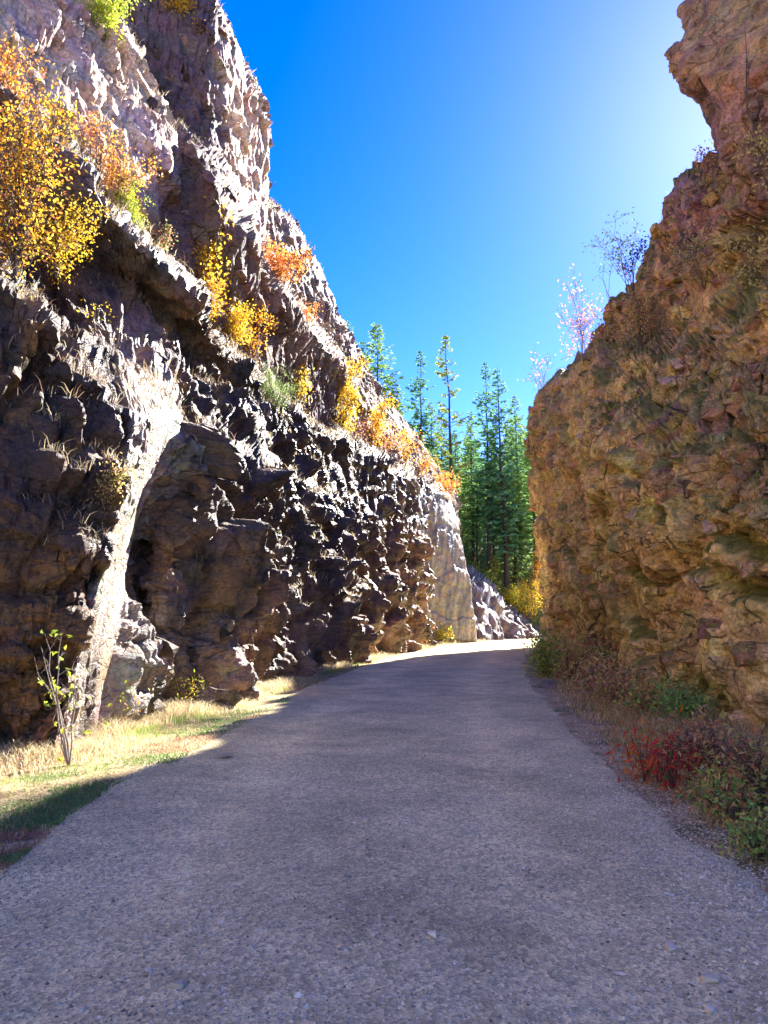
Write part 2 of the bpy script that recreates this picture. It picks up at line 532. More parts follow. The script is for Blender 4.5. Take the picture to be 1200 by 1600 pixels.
LTn = [row(WH, WH, WH, WH, WH, WH, WH, WH)] * 2 + [row(DR, DR, DK, DK, DK, DK, BR, BR)] * 4 + [  # first columns unseen behind the viewpoint, tinted pale to bounce warm light
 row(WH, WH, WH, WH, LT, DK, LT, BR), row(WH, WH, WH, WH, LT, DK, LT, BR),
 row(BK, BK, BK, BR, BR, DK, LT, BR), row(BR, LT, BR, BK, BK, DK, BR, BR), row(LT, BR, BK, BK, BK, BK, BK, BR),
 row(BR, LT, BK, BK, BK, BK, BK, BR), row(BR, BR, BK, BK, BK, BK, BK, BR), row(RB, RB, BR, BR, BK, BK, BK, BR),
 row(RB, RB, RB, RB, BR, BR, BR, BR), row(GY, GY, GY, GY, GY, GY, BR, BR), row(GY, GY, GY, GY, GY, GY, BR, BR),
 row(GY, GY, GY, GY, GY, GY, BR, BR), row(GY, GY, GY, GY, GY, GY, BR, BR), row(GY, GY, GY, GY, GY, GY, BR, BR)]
for c in L[9:14]:
    for k in (4, 5):
        q = c[k]; c[k] = (q[0], q[1], q[2] * 1.02)
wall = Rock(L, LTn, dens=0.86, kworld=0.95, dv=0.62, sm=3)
p = wall.V.copy()
uu = np.repeat(wall.uu, wall.nv)
# the pale slab between columns 5 and 6 stays nearly plane
def bump_fn(x, a, b, s): return np.clip((x - a) / s, 0, 1) * np.clip((b - x) / s, 0, 1)
vvv = np.tile(wall.vv, wall.nu)
slab = np.clip((uu - 5.15) / 0.5, 0, 1) * np.clip((7.1 - uu) / 0.12, 0, 1) * np.clip((4.6 - vvv) / 0.3, 0, 1)
far = np.clip((p[:, 1] - 52) / 3, 0, 1)
near = np.clip((11.0 - p[:, 1]) / 1.0, 0, 1) * (1 - slab)
amp = 1 - 0.96 * slab
wp = warped(p, 0.2, 0.5, 1)
d = facets(wp, (2.8, 3.0, 3.4), 5, 0.42, 0.22, (0, 0.30, 0.10), 0.12, 0.04)
hiv = sstep(vvv, 3.6, 4.4)                    # the recessed band under the upper crest
calm = 1 - 0.62 * np.maximum(near, hiv)
wall.push(np.clip(d, -0.9, 0.6) * amp * (1 - 0.85 * far) * calm * 0.8)
flute = sstep(p[:, 1], 11.3, 13) * (1 - 0.7 * far)
d = facets(warped(p, 0.2, 1.5, 7), (0.9, 1.0, 1.7), 15, 0.24, 0.52, (0, 0.40, 0.10), 0.07, 0.05)
wall.push(d * amp * (0.30 + 0.80 * flute) * (1 - 0.35 * hiv) * (1 - 0.93 * far))
wall.push(strata(p, (0.1, -0.18, 1), 1.25, 171, 0.08, 0.16, 0.05) * amp * (1 - far), 1)
d = joints(p, (8, -6, 20), (1.1, 0.9, 0.55), 21, 0.07, 0.10, (0, 0.1, 0), 0.06, 0.04)
wall.push(d * amp * (1 - 0.6 * far) * (1 + 1.1 * near), 1)
wall.renormal(2)
p = wall.V
rough = sstep(fbm(p * 0.55, 3, 61), -0.25, 0.5)
d = facets(warped(p, 0.08, 3, 4), (0.36, 0.38, 0.55), 25, 0.05, 0.35, (0, 0.15, 0), 0.03, 0.06)
d = d * (0.3 + 0.9 * rough) + 0.02 * fbm(p * 3.0, 3, 19)
wall.push(d * (1 - 0.75 * slab) * (1 - 0.75 * far) + far * strata(p, (0.05, -0.08, 1), 2.3, 33, 0.12, 0.06, 0.04), 1)
d = facets(p, (0.13, 0.13, 0.18), 35, 0.022, 0.4) * (p[:, 1] < 26) * (0.2 + 0.8 * rough)
wall.push(d, 0)
wall.push(joints(wall.V, (6, -8, 15), (0.6, 0.5, 0.34), 151, 0.035, 0.16, (0, 0.05, 0), 0.04, 0.06, 0.3) * (1 - slab) * (0.5 + 0.5 * rough) * (1 - 0.7 * far), 0)
M_wall = rock_material('cut_rock', rust=(0.30, 0.15, 0.045), rust_amt=0.55, varnish=0.75, pale=0.30, spec=0.5, rough=0.55, gloss=0.8)
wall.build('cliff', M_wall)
tag(wall.obj, 'dark blocky rock wall with sunlit slivers along the left side of the road', 'cliff', kind='structure')

# ------------------------------------------------------------------ left upper cliff
PK = (0.70, 0.53, 0.42); PU = (0.17, 0.115, 0.115); U2 = (0.34, 0.26, 0.22); SL = (0.25, 0.19, 0.17)  # sunlit faces get pale pink, shaded ones dark purple: light put into tint
U = [
 [w(-11, -20, 9), w(-11.5, -20, 11), w(-12, -20, 14), w(-14, -20, 15), w(-14, -20, 18), w(-14, -20, 20), w(-22, -20, 21)],
 [(-260, 60, 11), (-260, 0, 11.5), (-260, -200, 12.5), (-240, -210, 14), (-220, -350, 15), (-200, -420, 16), (-260, -430, 24)],
 [(-20, 150, 11.8), (-10, 60, 12.2), (0, -80, 13), (20, -90, 15), (40, -200, 16), (60, -260, 17), (40, -270, 24)],
 [(118, 262, 13.2), (122, 140, 13.6), (130, 0, 14.5), (150, -8, 17), (165, -110, 17.5), (180, -190, 18), (160, -200, 25)],
 [(172, 338, 13.9), (192, 230, 14.6), (204, 66, 15.7), (203, 46, 19), (205, -60, 19.4), (212, -130, 20), (200, -140, 27)],
 [(225, 395, 14.6), (246, 300, 15.2), (272, 206, 16.3), (232, 168, 19.4), (228, 80, 19.6), (236, -70, 20), (225, -80, 28)],
 [(240, 410, 15.8), (262, 320, 16.6), (282, 212, 17.6), (275, 185, 19.8), (272, 80, 20), (280, -40, 20.2), (275, -50, 28)],
 [(300, 478, 17.2), (312, 390, 16.9), (337, 283, 16.6), (325, 235, 20.4), (322, 120, 20.4), (338, 8, 20.2), (335, -2, 29)],
 [(330, 512, 18.2), (335, 420, 17.6), (355, 308, 17.2), (350, 262, 21.6), (348, 160, 21.4), (352, 30, 21.0), (350, 20, 29)],
 [(360, 550, 19.6), (362, 460, 18.8), (376, 340, 18.3), (380, 300, 23.2), (376, 200, 23.2), (377, 104, 22.8), (374, 90, 30)],
 [(398, 595, 22.6), (396, 510, 21.6), (404, 398, 21.0), (404, 370, 26.2), (412, 270, 26.4), (418, 180, 26.0), (412, 165, 33)],
 [(410, 605, 23.4), (408, 525, 22.4), (416, 414, 21.8), (408, 382, 29.5), (412, 335, 29.5), (415, 318, 29.5), (414, 312, 35)],
 [(450, 640, 26.8), (446, 560, 25.6), (450, 468, 24.8), (446, 440, 31.0), (455, 395, 32.0), (456, 345, 32.5), (452, 340, 40)],
 [(490, 664, 30), (488, 595, 28.8), (490, 516, 28.2), (486, 490, 34), (490, 448, 35), (488, 398, 36), (484, 392, 44)],
 [(530, 685, 34), (528, 615, 33), (530, 562, 32.4), (528, 540, 37), (528, 515, 38), (526, 490, 39), (520, 485, 48)],
 [(562, 705, 38), (560, 655, 37.6), (558, 606, 37.8), (560, 588, 40), (560, 568, 41), (556, 545, 43), (548, 540, 52)],
 [(604, 728, 43), (602, 698, 43.4), (600, 668, 44), (600, 656, 46), (600, 644, 47), (600, 628, 49), (592, 622, 58)],
 [(650, 752, 50), (650, 734, 50.6), (650, 716, 51.4), (650, 706, 53), (650, 696, 54), (650, 684, 56), (642, 680, 66)],
 [(690, 768, 60), (690, 760, 61), (690, 752, 62), (690, 748, 63), (690, 744, 64), (690, 738, 66), (680, 732, 76)],
 [(718, 800, 68), (718, 796, 69), (718, 792, 70), (718, 790, 71), (718, 788, 72), (718, 784, 74), (710, 780, 84)],
]
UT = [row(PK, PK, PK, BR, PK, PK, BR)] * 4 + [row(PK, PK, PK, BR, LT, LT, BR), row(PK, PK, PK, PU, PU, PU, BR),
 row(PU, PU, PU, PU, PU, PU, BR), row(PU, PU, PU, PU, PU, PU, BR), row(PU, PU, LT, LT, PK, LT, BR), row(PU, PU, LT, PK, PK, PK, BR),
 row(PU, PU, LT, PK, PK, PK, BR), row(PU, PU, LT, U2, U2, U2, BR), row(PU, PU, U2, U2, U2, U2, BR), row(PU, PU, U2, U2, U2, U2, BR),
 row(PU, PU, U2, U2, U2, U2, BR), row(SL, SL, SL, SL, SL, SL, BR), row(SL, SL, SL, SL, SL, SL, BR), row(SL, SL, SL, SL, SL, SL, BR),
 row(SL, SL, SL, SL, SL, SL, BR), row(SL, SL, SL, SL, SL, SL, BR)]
for c in U[7:15]:
    q = c[2]; c[2] = (q[0], q[1], q[2] * 0.945)
upper = Rock(U, UT, dens=0.76, kworld=0.65, dv=0.6, sm=2)
p = upper.V.copy()
d = facets(warped(p, 0.2, 0.5, 11), (3.2, 3.0, 4.2), 45, 0.13, 0.07, (0, 0.03, 0), 0.12, 0.03)
upper.push(np.clip(d, -0.5, 0.3), 1)
d = joints(p, (12, 8, 25), (1.0, 0.8, 1.9), 51, 0.05, 0.10, (0, 0.03, 0), 0.04, 0.03, 0.2)
upper.push(d, 1)
d = facets(warped(p, 0.1, 1.5, 17), (0.55, 0.55, 1.3), 57, 0.03, 0.13, (0, 0.02, 0), 0.03, 0.05)
upper.push(d, 1)
upper.renormal(2)
p = upper.V
rough = sstep(fbm(p * 0.45, 3, 62), -0.2, 0.5)
d = facets(warped(p @ np.array([[1, 0, 0], [0, 0.94, -0.34], [0, 0.34, 0.94]]), 0.1, 2, 66), (0.22, 0.24, 1.5), 65, 0.018, 0.30, (0, 0, 0), 0.02, 0.08)
d = d * (0.45 + 0.7 * rough) + 0.025 * fbm(p * 2.5, 3, 29)
upper.push(d, 0)
M_up = rock_material('weathered_rock', rust=(0.40, 0.24, 0.11), rust_amt=0.25, varnish=0.15, pale=0.35, spec=0.4, rough=0.65, k=0.9)
upper.build('crag', M_up)
tag(upper.obj, 'tall pinkish crag rising above the shrubby ledge on the left', 'cliff', kind='structure')

# ------------------------------------------------------------------ dark rock slope at the bend
S = [
 [(735, 1003, 66), (728, 960, 67), (722, 910, 69), (712, 900, 76)],
 [(752, 1001, 66), (746, 955, 68), (741, 900, 71), (735, 885, 79)],
 [(775, 999, 68), (770, 965, 70), (764, 918, 74), (762, 905, 82)],
 [(800, 996, 71), (796, 972, 73), (790, 945, 77), (788, 935, 85)],
 [(820, 994, 74), (817, 982, 76), (813, 964, 80), (812, 958, 88)],
 [(842, 992, 77), (840, 987, 79), (838, 978, 83), (838, 974, 90)],
 [(880, 990, 82), (880, 989, 84), (880, 986, 88), (880, 984, 94)],
]
slope = Rock(S, [row((0.22, 0.18, 0.17), (0.25, 0.21, 0.19), (0.22, 0.18, 0.16), BR)] * 7, dens=1.3, kworld=1.2, sm=2)
p = slope.V.copy()
slope.push(facets(p, (1.8, 2.2, 3.0), 75, 0.55, 0.35, (0, 0, 0), 0.2) + facets(p, (0.7, 0.8, 1.2), 85, 0.18, 0.4, (0, 0, 0), 0.1))
slope.build('rock_slope', M_wall)
tag(slope.obj, 'low dark sloping rock at the road bend below the conifers', 'rock outcrop', kind='structure')

# ------------------------------------------------------------------ right cliff
OC = (0.76, 0.52, 0.19); OB = (0.48, 0.34, 0.16); RD = (0.48, 0.29, 0.15); PR = (0.40, 0.25, 0.22); TN = (0.80, 0.61, 0.32)
# far to near; rows: base, low, bulge, lower crest, ledge back, upper face, top crest, back
Rr = [
 [w(30, 62, 0), w(30, 62, 3), w(30, 62, 7), w(30, 62, 11), w(30, 60, 12), w(30, 56, 13), w(30, 52, 14), w(34, 48, 14)],
 [w(17, 54, 0), w(17, 54, 3), w(17, 54, 7), w(17, 53, 12), w(18, 51, 13), w(19, 49, 13.4), w(20, 46, 14), w(26, 40, 14)],
 [w(11.2, 50, 0), w(11.0, 50, 3), w(11.0, 50, 7), w(11.0, 49, 11.5), w(13, 47, 13), w(15, 44, 13.4), w(17, 40, 14), w(24, 36, 14)],
 [(847, 1014, 45), (844, 900, 44), (825, 695, 42), (834, 640, 41), (852, 622, 43), (875, 600, 44), (895, 585, 45), (990, 570, 47)],
 [(868, 1024, 36), (866, 900, 35.5), (855, 690, 35), (872, 590, 36), (884, 580, 38), (905, 566, 39), (926, 549, 40), (1000, 536, 44)],
 [(900, 1042, 27), (896, 850, 26.5), (905, 660, 27.2), (945, 536, 29.5), (946, 522, 30.2), (948, 506, 30.4), (951, 486, 30.6), (1060, 460, 40)],
 [(925, 1052, 23.6), (920, 850, 23.4), (930, 670, 23.9), (966, 541, 26.8), (967, 520, 28.4), (968, 480, 28.6), (1001, 434, 28.9), (1095, 390, 39)],
 [(946, 1060, 21), (940, 850, 21), (950, 680, 21.6), (985, 545, 24.5), (985, 520, 27), (988, 450, 27.2), (1011, 374, 27.5), (1090, 330, 38)],
 [(994, 1081, 17), (985, 850, 17.2), (995, 700, 17.8), (1030, 545, 20.8), (1028, 510, 23.2), (1026, 420, 24), (1042, 324, 25), (1125, 280, 36)],
 [(1080, 1120, 12.8), (1068, 850, 13), (1078, 700, 13.5), (1100, 530, 16), (1095, 480, 18.6), (1085, 380, 19.4), (1086, 292, 20.6), (1210, 120, 32)],
 [(1150, 1150, 10.7), (1138, 850, 11), (1145, 700, 11.5), (1160, 500, 13.6), (1155, 450, 15.8), (1140, 350, 16.8), (1130, 264, 18), (1270, 60, 28)],
 [(1240, 1185, 9.2), (1230, 850, 9.4), (1235, 700, 9.9), (1245, 460, 11.6), (1235, 410, 13.4), (1225, 330, 14.2), (1215, 200, 15.2), (1340, -50, 25)],
 [w(5.6, 5.5, 0), w(5.5, 5.5, 3), w(5.4, 5.5, 6), w(6.5, 5.5, 9), w(7.6, 5.5, 10), w(8, 5.5, 13), w(8.5, 5.5, 17), w(15, 7, 24)],
 [w(6.6, 1, 0), w(6.4, 1, 3), w(6.4, 1, 5), w(7.6, 1, 7), w(8.8, 1, 8), w(9.5, 1, 10), w(10.5, 1.5, 13), w(16, 4, 16)],
 [w(24, -3, 0), w(24, -3, 1), w(24, -3, 2), w(25, -3, 3), w(26, -3, 3.5), w(27, -3, 4), w(28, -3, 5), w(34, -2, 6)],
]
RT = [row(OC, OC, OB, OB, RD, PR, PR, BR)] * 3 + [row(TN, TN, OB, OB, BR, OB, OB, BR), row(TN, OC, OB, OB, BR, OB, OB, BR),
 row(OC, OC, OC, OB, OB, RD, RD, BR), row(OC, OC, OC, OB, OB, RD, RD, BR), row(OB, OC, OC, OB, OB, OB, OB, BR), row(OC, OC, OC, OB, OB, RD, OB, BR), row(OB, OC, OB, OB, OC, PR, PR, BR)] + [
 row(TN, OC, OB, OC, OB, RD, PR, BR)] * 5
right = Rock(Rr, RT, dens=0.80, kworld=0.75, dv=0.55, sm=4)
p = right.V.copy()
far = np.clip((p[:, 1] - 18) / 20, 0, 1)
hi = sstep(p[:, 2], 6.5, 9.5)
vr = np.tile(right.vv, right.nu)
ledge = 1 - 0.7 * sstep(vr, 3.7, 4.1) * (1 - sstep(vr, 5.1, 5.5))
d = facets(warped(p, 0.22, 0.5, 21), (2.6, 3.2, 2.6), 105, 0.30, 0.18, (0, 0, 0.05), 0.38, 0.05) + 0.15 * fbm(p * 0.45, 2, 91)
right.push(np.clip(d, -0.8, 0.5) * (1 - 0.2 * far), 1)
d = facets(warped(p, 0.12, 1.0, 27), (1.0, 1.2, 0.9), 115, 0.13, 0.28, (0, 0, 0.10), 0.20, 0.05)
right.push(d * ledge, 1)
right.push(strata(p, (0.22, 0.10, 1), 2.3, 161, 0.14, 0.38, 0.06) * (0.3 + 0.7 * sstep(fbm(p * 0.3, 2, 162), -0.5, 0.2)) * ledge, 1)
d = joints(p, (-10, 12, -15), (1.2, 1.3, 0.9), 121, 0.10, 0.12, (0, 0, 0), 0.06, 0.04)
right.push(d * (0.4 + 0.6 * hi) * ledge, 1)
right.relax((1 - ledge) / 0.7, 10)
right.renormal(2)
p = right.V
rough = sstep(fbm(p * 0.5, 3, 63), -0.25, 0.5)
d = facets(warped(p, 0.1, 3, 24), (0.40, 0.42, 0.30), 125, 0.07, 0.42, (0, 0, 0), 0.05, 0.06)
right.push((d * (0.3 + 0.9 * rough) + 0.03 * fbm(p * 2.6, 3, 39)), 0)
right.push(joints(p, (-6, 10, 30), (0.55, 0.6, 0.30), 141, 0.045, 0.20, (0, 0, 0), 0.045, 0.07, 0.35) * (0.4 + 0.6 * rough), 0)
right.push(facets(p, (0.13, 0.13, 0.11), 135, 0.024, 0.4) * (p[:, 1] < 25) * (0.2 + 0.8 * rough), 0)
M_right = rock_material('ochre_rock', rust=(0.64, 0.42, 0.10), rust_amt=0.42, varnish=0.28, pale=0.45, moss=0.95, crk=0.8, blkc=0.6, contrast=1.4, litter=(0.16, 0.10, 0.055), spec=0.35, rough=0.72)
right.build('cliff', M_right)
tag(right.obj, 'shaded ochre and mossy rock face bulging along the right side of the road', 'cliff', kind='structure')

# overhanging block at the top right; columns go round it from the back to the near side
T3 = [
 [(1195, 262, 25), (1175, 190, 27), (1150, 110, 28), (1165, 40, 28), (1175, -60, 28), (1200, -260, 28)],
 [(1168, 280, 20.5), (1136, 190, 21), (1090, 105, 22), (1115, 40, 22), (1120, -60, 22.5), (1140, -240, 23)],
 [(1156, 284, 17.8), (1116, 196, 17.6), (1038, 104, 17.4), (1066, 50, 17.8), (1072, -40, 18.4), (1100, -230, 19)],
 [(1165, 320, 15.2), (1140, 200, 15.0), (1092, 110, 15.2), (1118, 30, 15.8), (1128, -60, 16.5), (1145, -240, 17)],
 [(1230, 340, 13.0), (1220, 200, 13.0), (1190, 100, 13.4), (1200, 0, 14), (1210, -100, 14.6), (1230, -260, 15)],
 [w(8.2, 7, 9.5), w(8.0, 7, 12), w(7.8, 7, 14), w(8.6, 7, 16), w(9, 7, 18), w(9.6, 7, 22)],
 [w(11, 2, 9.5), w(11, 2, 11), w(11, 2, 12), w(11.6, 2, 13), w(12, 2.2, 15), w(13, 2.5, 17)],
]
for c in T3:
    a = c[0]
    z = (P(*a) if not isinstance(a[0], str) else np.array(a[1:], float))
    t = (P(*c[-1]) if not isinstance(c[-1][0], str) else np.array(c[-1][1:], float))
    c.insert(0, w(z[0] + 4.0, z[1] + 0.5, z[2] + 0.4))
    c.append(w(t[0] + 6.0, t[1] + 1, t[2] + 0.5))
block = Rock(T3, [row(PR, PR, PR, RD, OB, PR, PR, BR)] * 7, dens=0.62, kworld=0.5, dv=0.6, sm=4)
# the lowest row of this block must not run down to the ground
g = block.V.reshape(block.nu, block.nv, 3)
j0 = int(np.searchsorted(block.vv, 1.0))
g[:, :j0] = g[:, j0:j0 + 1]
g[:, :j0, 0] += np.linspace(1.5, 0, j0)[None, :]
block.V = g.reshape(-1, 3)
block.renormal(2)
p = block.V.copy()
block.push(np.clip(facets(warped(p, 0.4, 0.6, 51), (2.6, 3.0, 2.4), 205, 0.15, 0.10, (0, 0, 0), 0.12, 0.04), -.5, .4))
block.push(joints(p, (-14, 25, -10), (1.1, 1.0, 0.7), 215, 0.06, 0.10, (0, 0, 0), 0.07, 0.05))
block.renormal(2)
p = block.V
rough = sstep(fbm(p * 0.5, 3, 64), -0.25, 0.5)
block.push(facets(p, (0.33, 0.36, 0.28), 225, 0.06, 0.42, (0, 0, 0), 0.03, 0.07) * (0.5 + 0.9 * rough) + 0.03 * fbm(p * 2.2, 3, 49), 0)
M_block = rock_material('purplish_rock', rust=(0.50, 0.30, 0.14), rust_amt=0.4, contrast=1.4, varnish=0.3, pale=0.3, moss=0.25, spec=0.35, rough=0.72)
block.build('overhang', M_block)
tag(block.obj, 'purplish overhanging crag jutting into the sky at the top right', 'rock overhang', kind='structure')
# ------------------------------------------------------------------ ground, hillside, road
def resample(pts, n):
    pts = np.array(pts, float)
    s = np.concatenate([[0], np.cumsum(np.linalg.norm(np.diff(pts, axis=0), axis=1))])
    t = np.linspace(0, s[-1], n)
    return np.stack([np.interp(t, s, pts[:, k]) for k in range(2)], 1), t

LE = [(-2.7, -16), (-2.65, -4), (-2.6, 2)] + [tuple(G(*q)[:2]) for q in [(0, 1350), (100, 1270), (200, 1205), (300, 1152), (400, 1106), (480, 1072), (560, 1043), (640, 1020), (700, 1009), (748, 1003)]] + [(12.5, 70), (20, 79), (32, 86), (60, 92)]
RE = [(2.5, -16), (2.45, -4), (2.4, 2)] + [tuple(G(*q)[:2]) for q in [(1200, 1400), (1095, 1320), (1015, 1250), (935, 1180), (875, 1120), (842, 1082), (824, 1056), (818, 1040), (822, 1026), (836, 1014)]] + [(14.5, 60), (23, 68), (34, 75), (60, 80)]
NR = 760
# denser samples near the viewpoint
def edge_poly(E, n):
    P0, t = resample(E, 4000)
    P0 = smooth1(P0, 0, 60)
    u = np.linspace(0, 1, n) ** 1.6
    idx = (u * 3999).astype(int)
    return P0[idx]
le, re_ = edge_poly(LE, NR), edge_poly(RE, NR)
NW = 44
tt = np.linspace(0, 1, NW)
mid_ = (le + re_) / 2; le = mid_ + (le - mid_) * 1.07; re_ = mid_ + (re_ - mid_) * 1.07
road = le[:, None, :] * (1 - tt[None, :, None]) + re_[:, None, :] * tt[None, :, None]
V = np.zeros((NR, NW, 3)); V[:, :, :2] = road
pf = V.reshape(-1, 3)
side = np.abs(np.tile(tt, NR) - 0.5) * 2
def road_z(q, tv):
    sd = np.abs(tv - 0.5) * 2
    z = 0.016 + 0.025 * (1 - sd ** 2) + 0.010 * fbm(q * 0.8, 3, 72) - 0.015 * np.exp(-((tv - 0.27) / 0.07) ** 2) - 0.015 * np.exp(-((tv - 0.73) / 0.07) ** 2)
    return z + sstep(sd, 0.86, 1.0) * (-0.045 + 0.020 * fbm(q * 1.7, 4, 73) + 0.018 * fbm(q * 6.0, 3, 74))
pf[:, 2] = 0
pf[:, 2] = road_z(pf.copy(), np.tile(tt, NR))
_lo, _ro = np.argsort(le[:, 1]), np.argsort(re_[:, 1])
def surf_z(x, y):
    """height of the road or the soil under a point"""
    xl = np.interp(y, le[_lo, 1], le[_lo, 0]); xr = np.interp(y, re_[_ro, 1], re_[_ro, 0])
    tv = (x - xl) / (xr - xl)
    q = np.stack([x, y, x * 0], 1)
    return np.where((tv > 0) & (tv < 1), np.maximum(road_z(q, np.clip(tv, 0, 1)), 0), 0.0)
t = NT('gravel_road')
g1 = t.noise(0.5, 5, 0.6)
c = t.mix(t.ramp(g1, [(0.3, 0.0), (0.7, 1.0)]), (0.60, 0.50, 0.26), (0.84, 0.71, 0.38))
v1 = t.vor(42, out='Color')
c = t.mix(0.65, c, t.mix(1.0, c, t.ramp(v1, [(0.1, 0.5), (0.5, 1.0), (0.9, 1.6)]), 'MULTIPLY'))
v2 = t.vor(110, out='Color')
c = t.mix(0.5, c, t.mix(1.0, c, t.ramp(v2, [(0.1, 0.6), (0.9, 1.5)]), 'MULTIPLY'))
sp = t.ramp(t.noise(34, 3, 0.5), [(0.66, 0.0), (0.72, 1.0)])
c = t.mix(t.math('MULTIPLY', sp, 0.6), c, (0.5, 0.49, 0.47))
tk = t.attr('tint')
c = t.mix(t.math('MULTIPLY', tk, t.ramp(t.noise(1.5, 5, 0.7), [(0.3, 0.3), (0.7, 1.0)])), c, t.mix(1.0, c, (1.4, 1.36, 1.3), 'MULTIPLY'))
md = t.ramp(t.noise(0.35, 6, 0.7), [(0.52, 0.0), (0.60, 0.55)])
c = t.mix(md, c, t.mix(1.0, c, (0.66, 0.64, 0.62), 'MULTIPLY'))
dk = t.ramp(t.noise(1.3, 7, 0.75, 0.5), [(0.32, 0.72), (0.68, 1.15)])
c = t.mix(1.0, c, dk, 'MULTIPLY')
n = t.bump(t.math('ADD', t.vor(42), t.math('MULTIPLY', t.noise(60, 6, 0.7), 0.8)), 0.7, 0.02)
n = t.bump(t.noise(5, 5, 0.7), 0.5, 0.04, n)
M_road = t.end(t.bsdf(c, 0.85, n, 0.3))
road_o = link('road', mesh_from('road', pf, grid_quads(NR, NW)[:, ::-1], smooth=True, mat=M_road, cols=np.repeat((np.exp(-((np.tile(tt, NR) - 0.28) / 0.08) ** 2) + np.exp(-((np.tile(tt, NR) - 0.72) / 0.08) ** 2))[:, None], 3, 1)))
tag(road_o, 'grey compacted gravel road curving right through the rock cut', kind='structure')

t = NT('roadside_soil')
c = t.mix(t.ramp(t.noise(1.6, 6, 0.65), [(0.35, 0.0), (0.65, 1.0)]), (0.36, 0.25, 0.13), (0.58, 0.45, 0.25))
c = t.mix(t.ramp(t.noise(0.9, 6, 0.7), [(0.50, 0.0), (0.60, 0.8)]), c, (0.10, 0.14, 0.04))
c = t.mix(0.7, c, t.mix(1.0, c, t.ramp(t.vor(38, out='Color'), [(0.1, 0.4), (0.9, 1.8)]), 'MULTIPLY'))
sx = t.t.nodes.new('ShaderNodeSeparateXYZ'); t.t.links.new(t.tc, sx.inputs[0])
wood = t.ramp(t.math('MULTIPLY', sx.outputs[1], 0.01), [(0.76, 0.0), (0.82, 1.0)])
c = t.mix(wood, c, t.mix(t.noise(0.5, 7, 0.75), (0.05, 0.075, 0.02), (0.22, 0.24, 0.06)))
n = t.bump(t.noise(30, 8, 0.75), 0.9, 0.04)
M_soil = t.end(t.bsdf(c, 0.95, n, 0.2))
# ground: one sheet to the horizon, rising into a wooded hillside beyond the bend
gx = np.concatenate([-np.geomspace(2500, 45, 26), np.linspace(-40, 60, 120), np.geomspace(66, 2500, 26)])
gy = np.concatenate([-np.geomspace(600, 22, 10), np.linspace(-18, 170, 170), np.geomspace(178, 3500, 24)])
XX, YY = np.meshgrid(gx, gy, indexing='ij')
def hill(x, y):
    rl = np.interp(y, [60, 64, 70, 79, 86, 92], [6.5, 8.5, 13, 20.5, 33, 61])     # left edge of the road
    left = np.clip(rl - x - 0.5, 0, None) * np.clip((y - 80) / 7, 0, 1)
    h = 0.55 * left + np.clip(y - 95, 0, None) * 0.05
    h = np.where(h > 6, 6 + (h - 6) * 0.35, h)
    lim = 32 + 0 * x
    h = lim * (1 - np.exp(-h / lim))
    return h
def gz(x, y):
    x = np.atleast_1d(np.asarray(x, float)); y = np.atleast_1d(np.asarray(y, float))
    q = np.stack([x, y, x * 0], 1)
    h = hill(x, y)
    return h + np.clip(h, 0, 3) * 0.25 * fbm(q * 0.12, 3, 77)
Z = gz(XX.ravel(), YY.ravel())
Vg = np.stack([XX.ravel(), YY.ravel(), Z], 1)
ground = link('ground', mesh_from('ground', Vg, grid_quads(len(gx), len(gy)), smooth=True, mat=M_soil))
tag(ground, 'brown soil and forest floor beside and beyond the road', kind='structure')
# ------------------------------------------------------------------ plant building kit
rng = np.random.default_rng(7)
def unit(v):
    v = np.asarray(v, float)
    return v / (np.linalg.norm(v, axis=-1, keepdims=True) + 1e-9)

class Tubes:
    def __init__(self): self.V, self.Q, self.n = [], [], 0
    def add(self, pts, r0, r1, sides=4):
        pts = np.asarray(pts, float)
        m = len(pts)
        tan = unit(np.gradient(pts, axis=0))
        ref = np.array([0.31, 0.17, 0.93]) if abs(tan[0][2]) < 0.9 else np.array([1.0, 0.1, 0])
        a = unit(np.cross(tan, ref)); b = np.cross(tan, a)
        rr = np.linspace(r0, r1, m)[:, None]
        an = np.arange(sides) * 2 * np.pi / sides
        ring = pts[:, None, :] + (a[:, None, :] * np.cos(an)[None, :, None] + b[:, None, :] * np.sin(an)[None, :, None]) * rr[:, None, :]
        self.V.append(ring.reshape(-1, 3))
        i = np.arange(m - 1)[:, None] * sides; k = np.arange(sides)[None, :]; k2 = (k + 1) % sides
        q = np.stack([i + k, i + k2, i + sides + k2, i + sides + k], -1).reshape(-1, 4) + self.n
        self.Q.append(q); self.n += m * sides
    def mesh(self, name, mat):
        return mesh_from(name, np.concatenate(self.V), np.concatenate(self.Q), smooth=True, mat=mat)

def leaf_mesh(name, C, D, Nn, L, W, col, mat, fold=0.25):
    """pointed oval leaves, each of four triangles folded along its midrib"""
    n = len(C)
    D = unit(D); S = unit(np.cross(D, Nn)); Nn = np.cross(S, D)
    L = np.broadcast_to(L, n)[:, None]; W = np.broadcast_to(W, n)[:, None]
    v = np.stack([C, C + D * L * 0.45 + S * W * 0.5 + Nn * W * fold, C + D * L - Nn * L * 0.12, C + D * L * 0.45 - S * W * 0.5 + Nn * W * fold, C + D * L * 0.5], 1)
    b = np.arange(n)[:, None] * 5
    T = np.concatenate([b + [0, 1, 4], b + [1, 2, 4], b + [0, 4, 3], b + [4, 2, 3]], 0)
    return mesh_from(name, v.reshape(-1, 3), tris=T, cols=np.repeat(col, 5, axis=0), mat=mat)

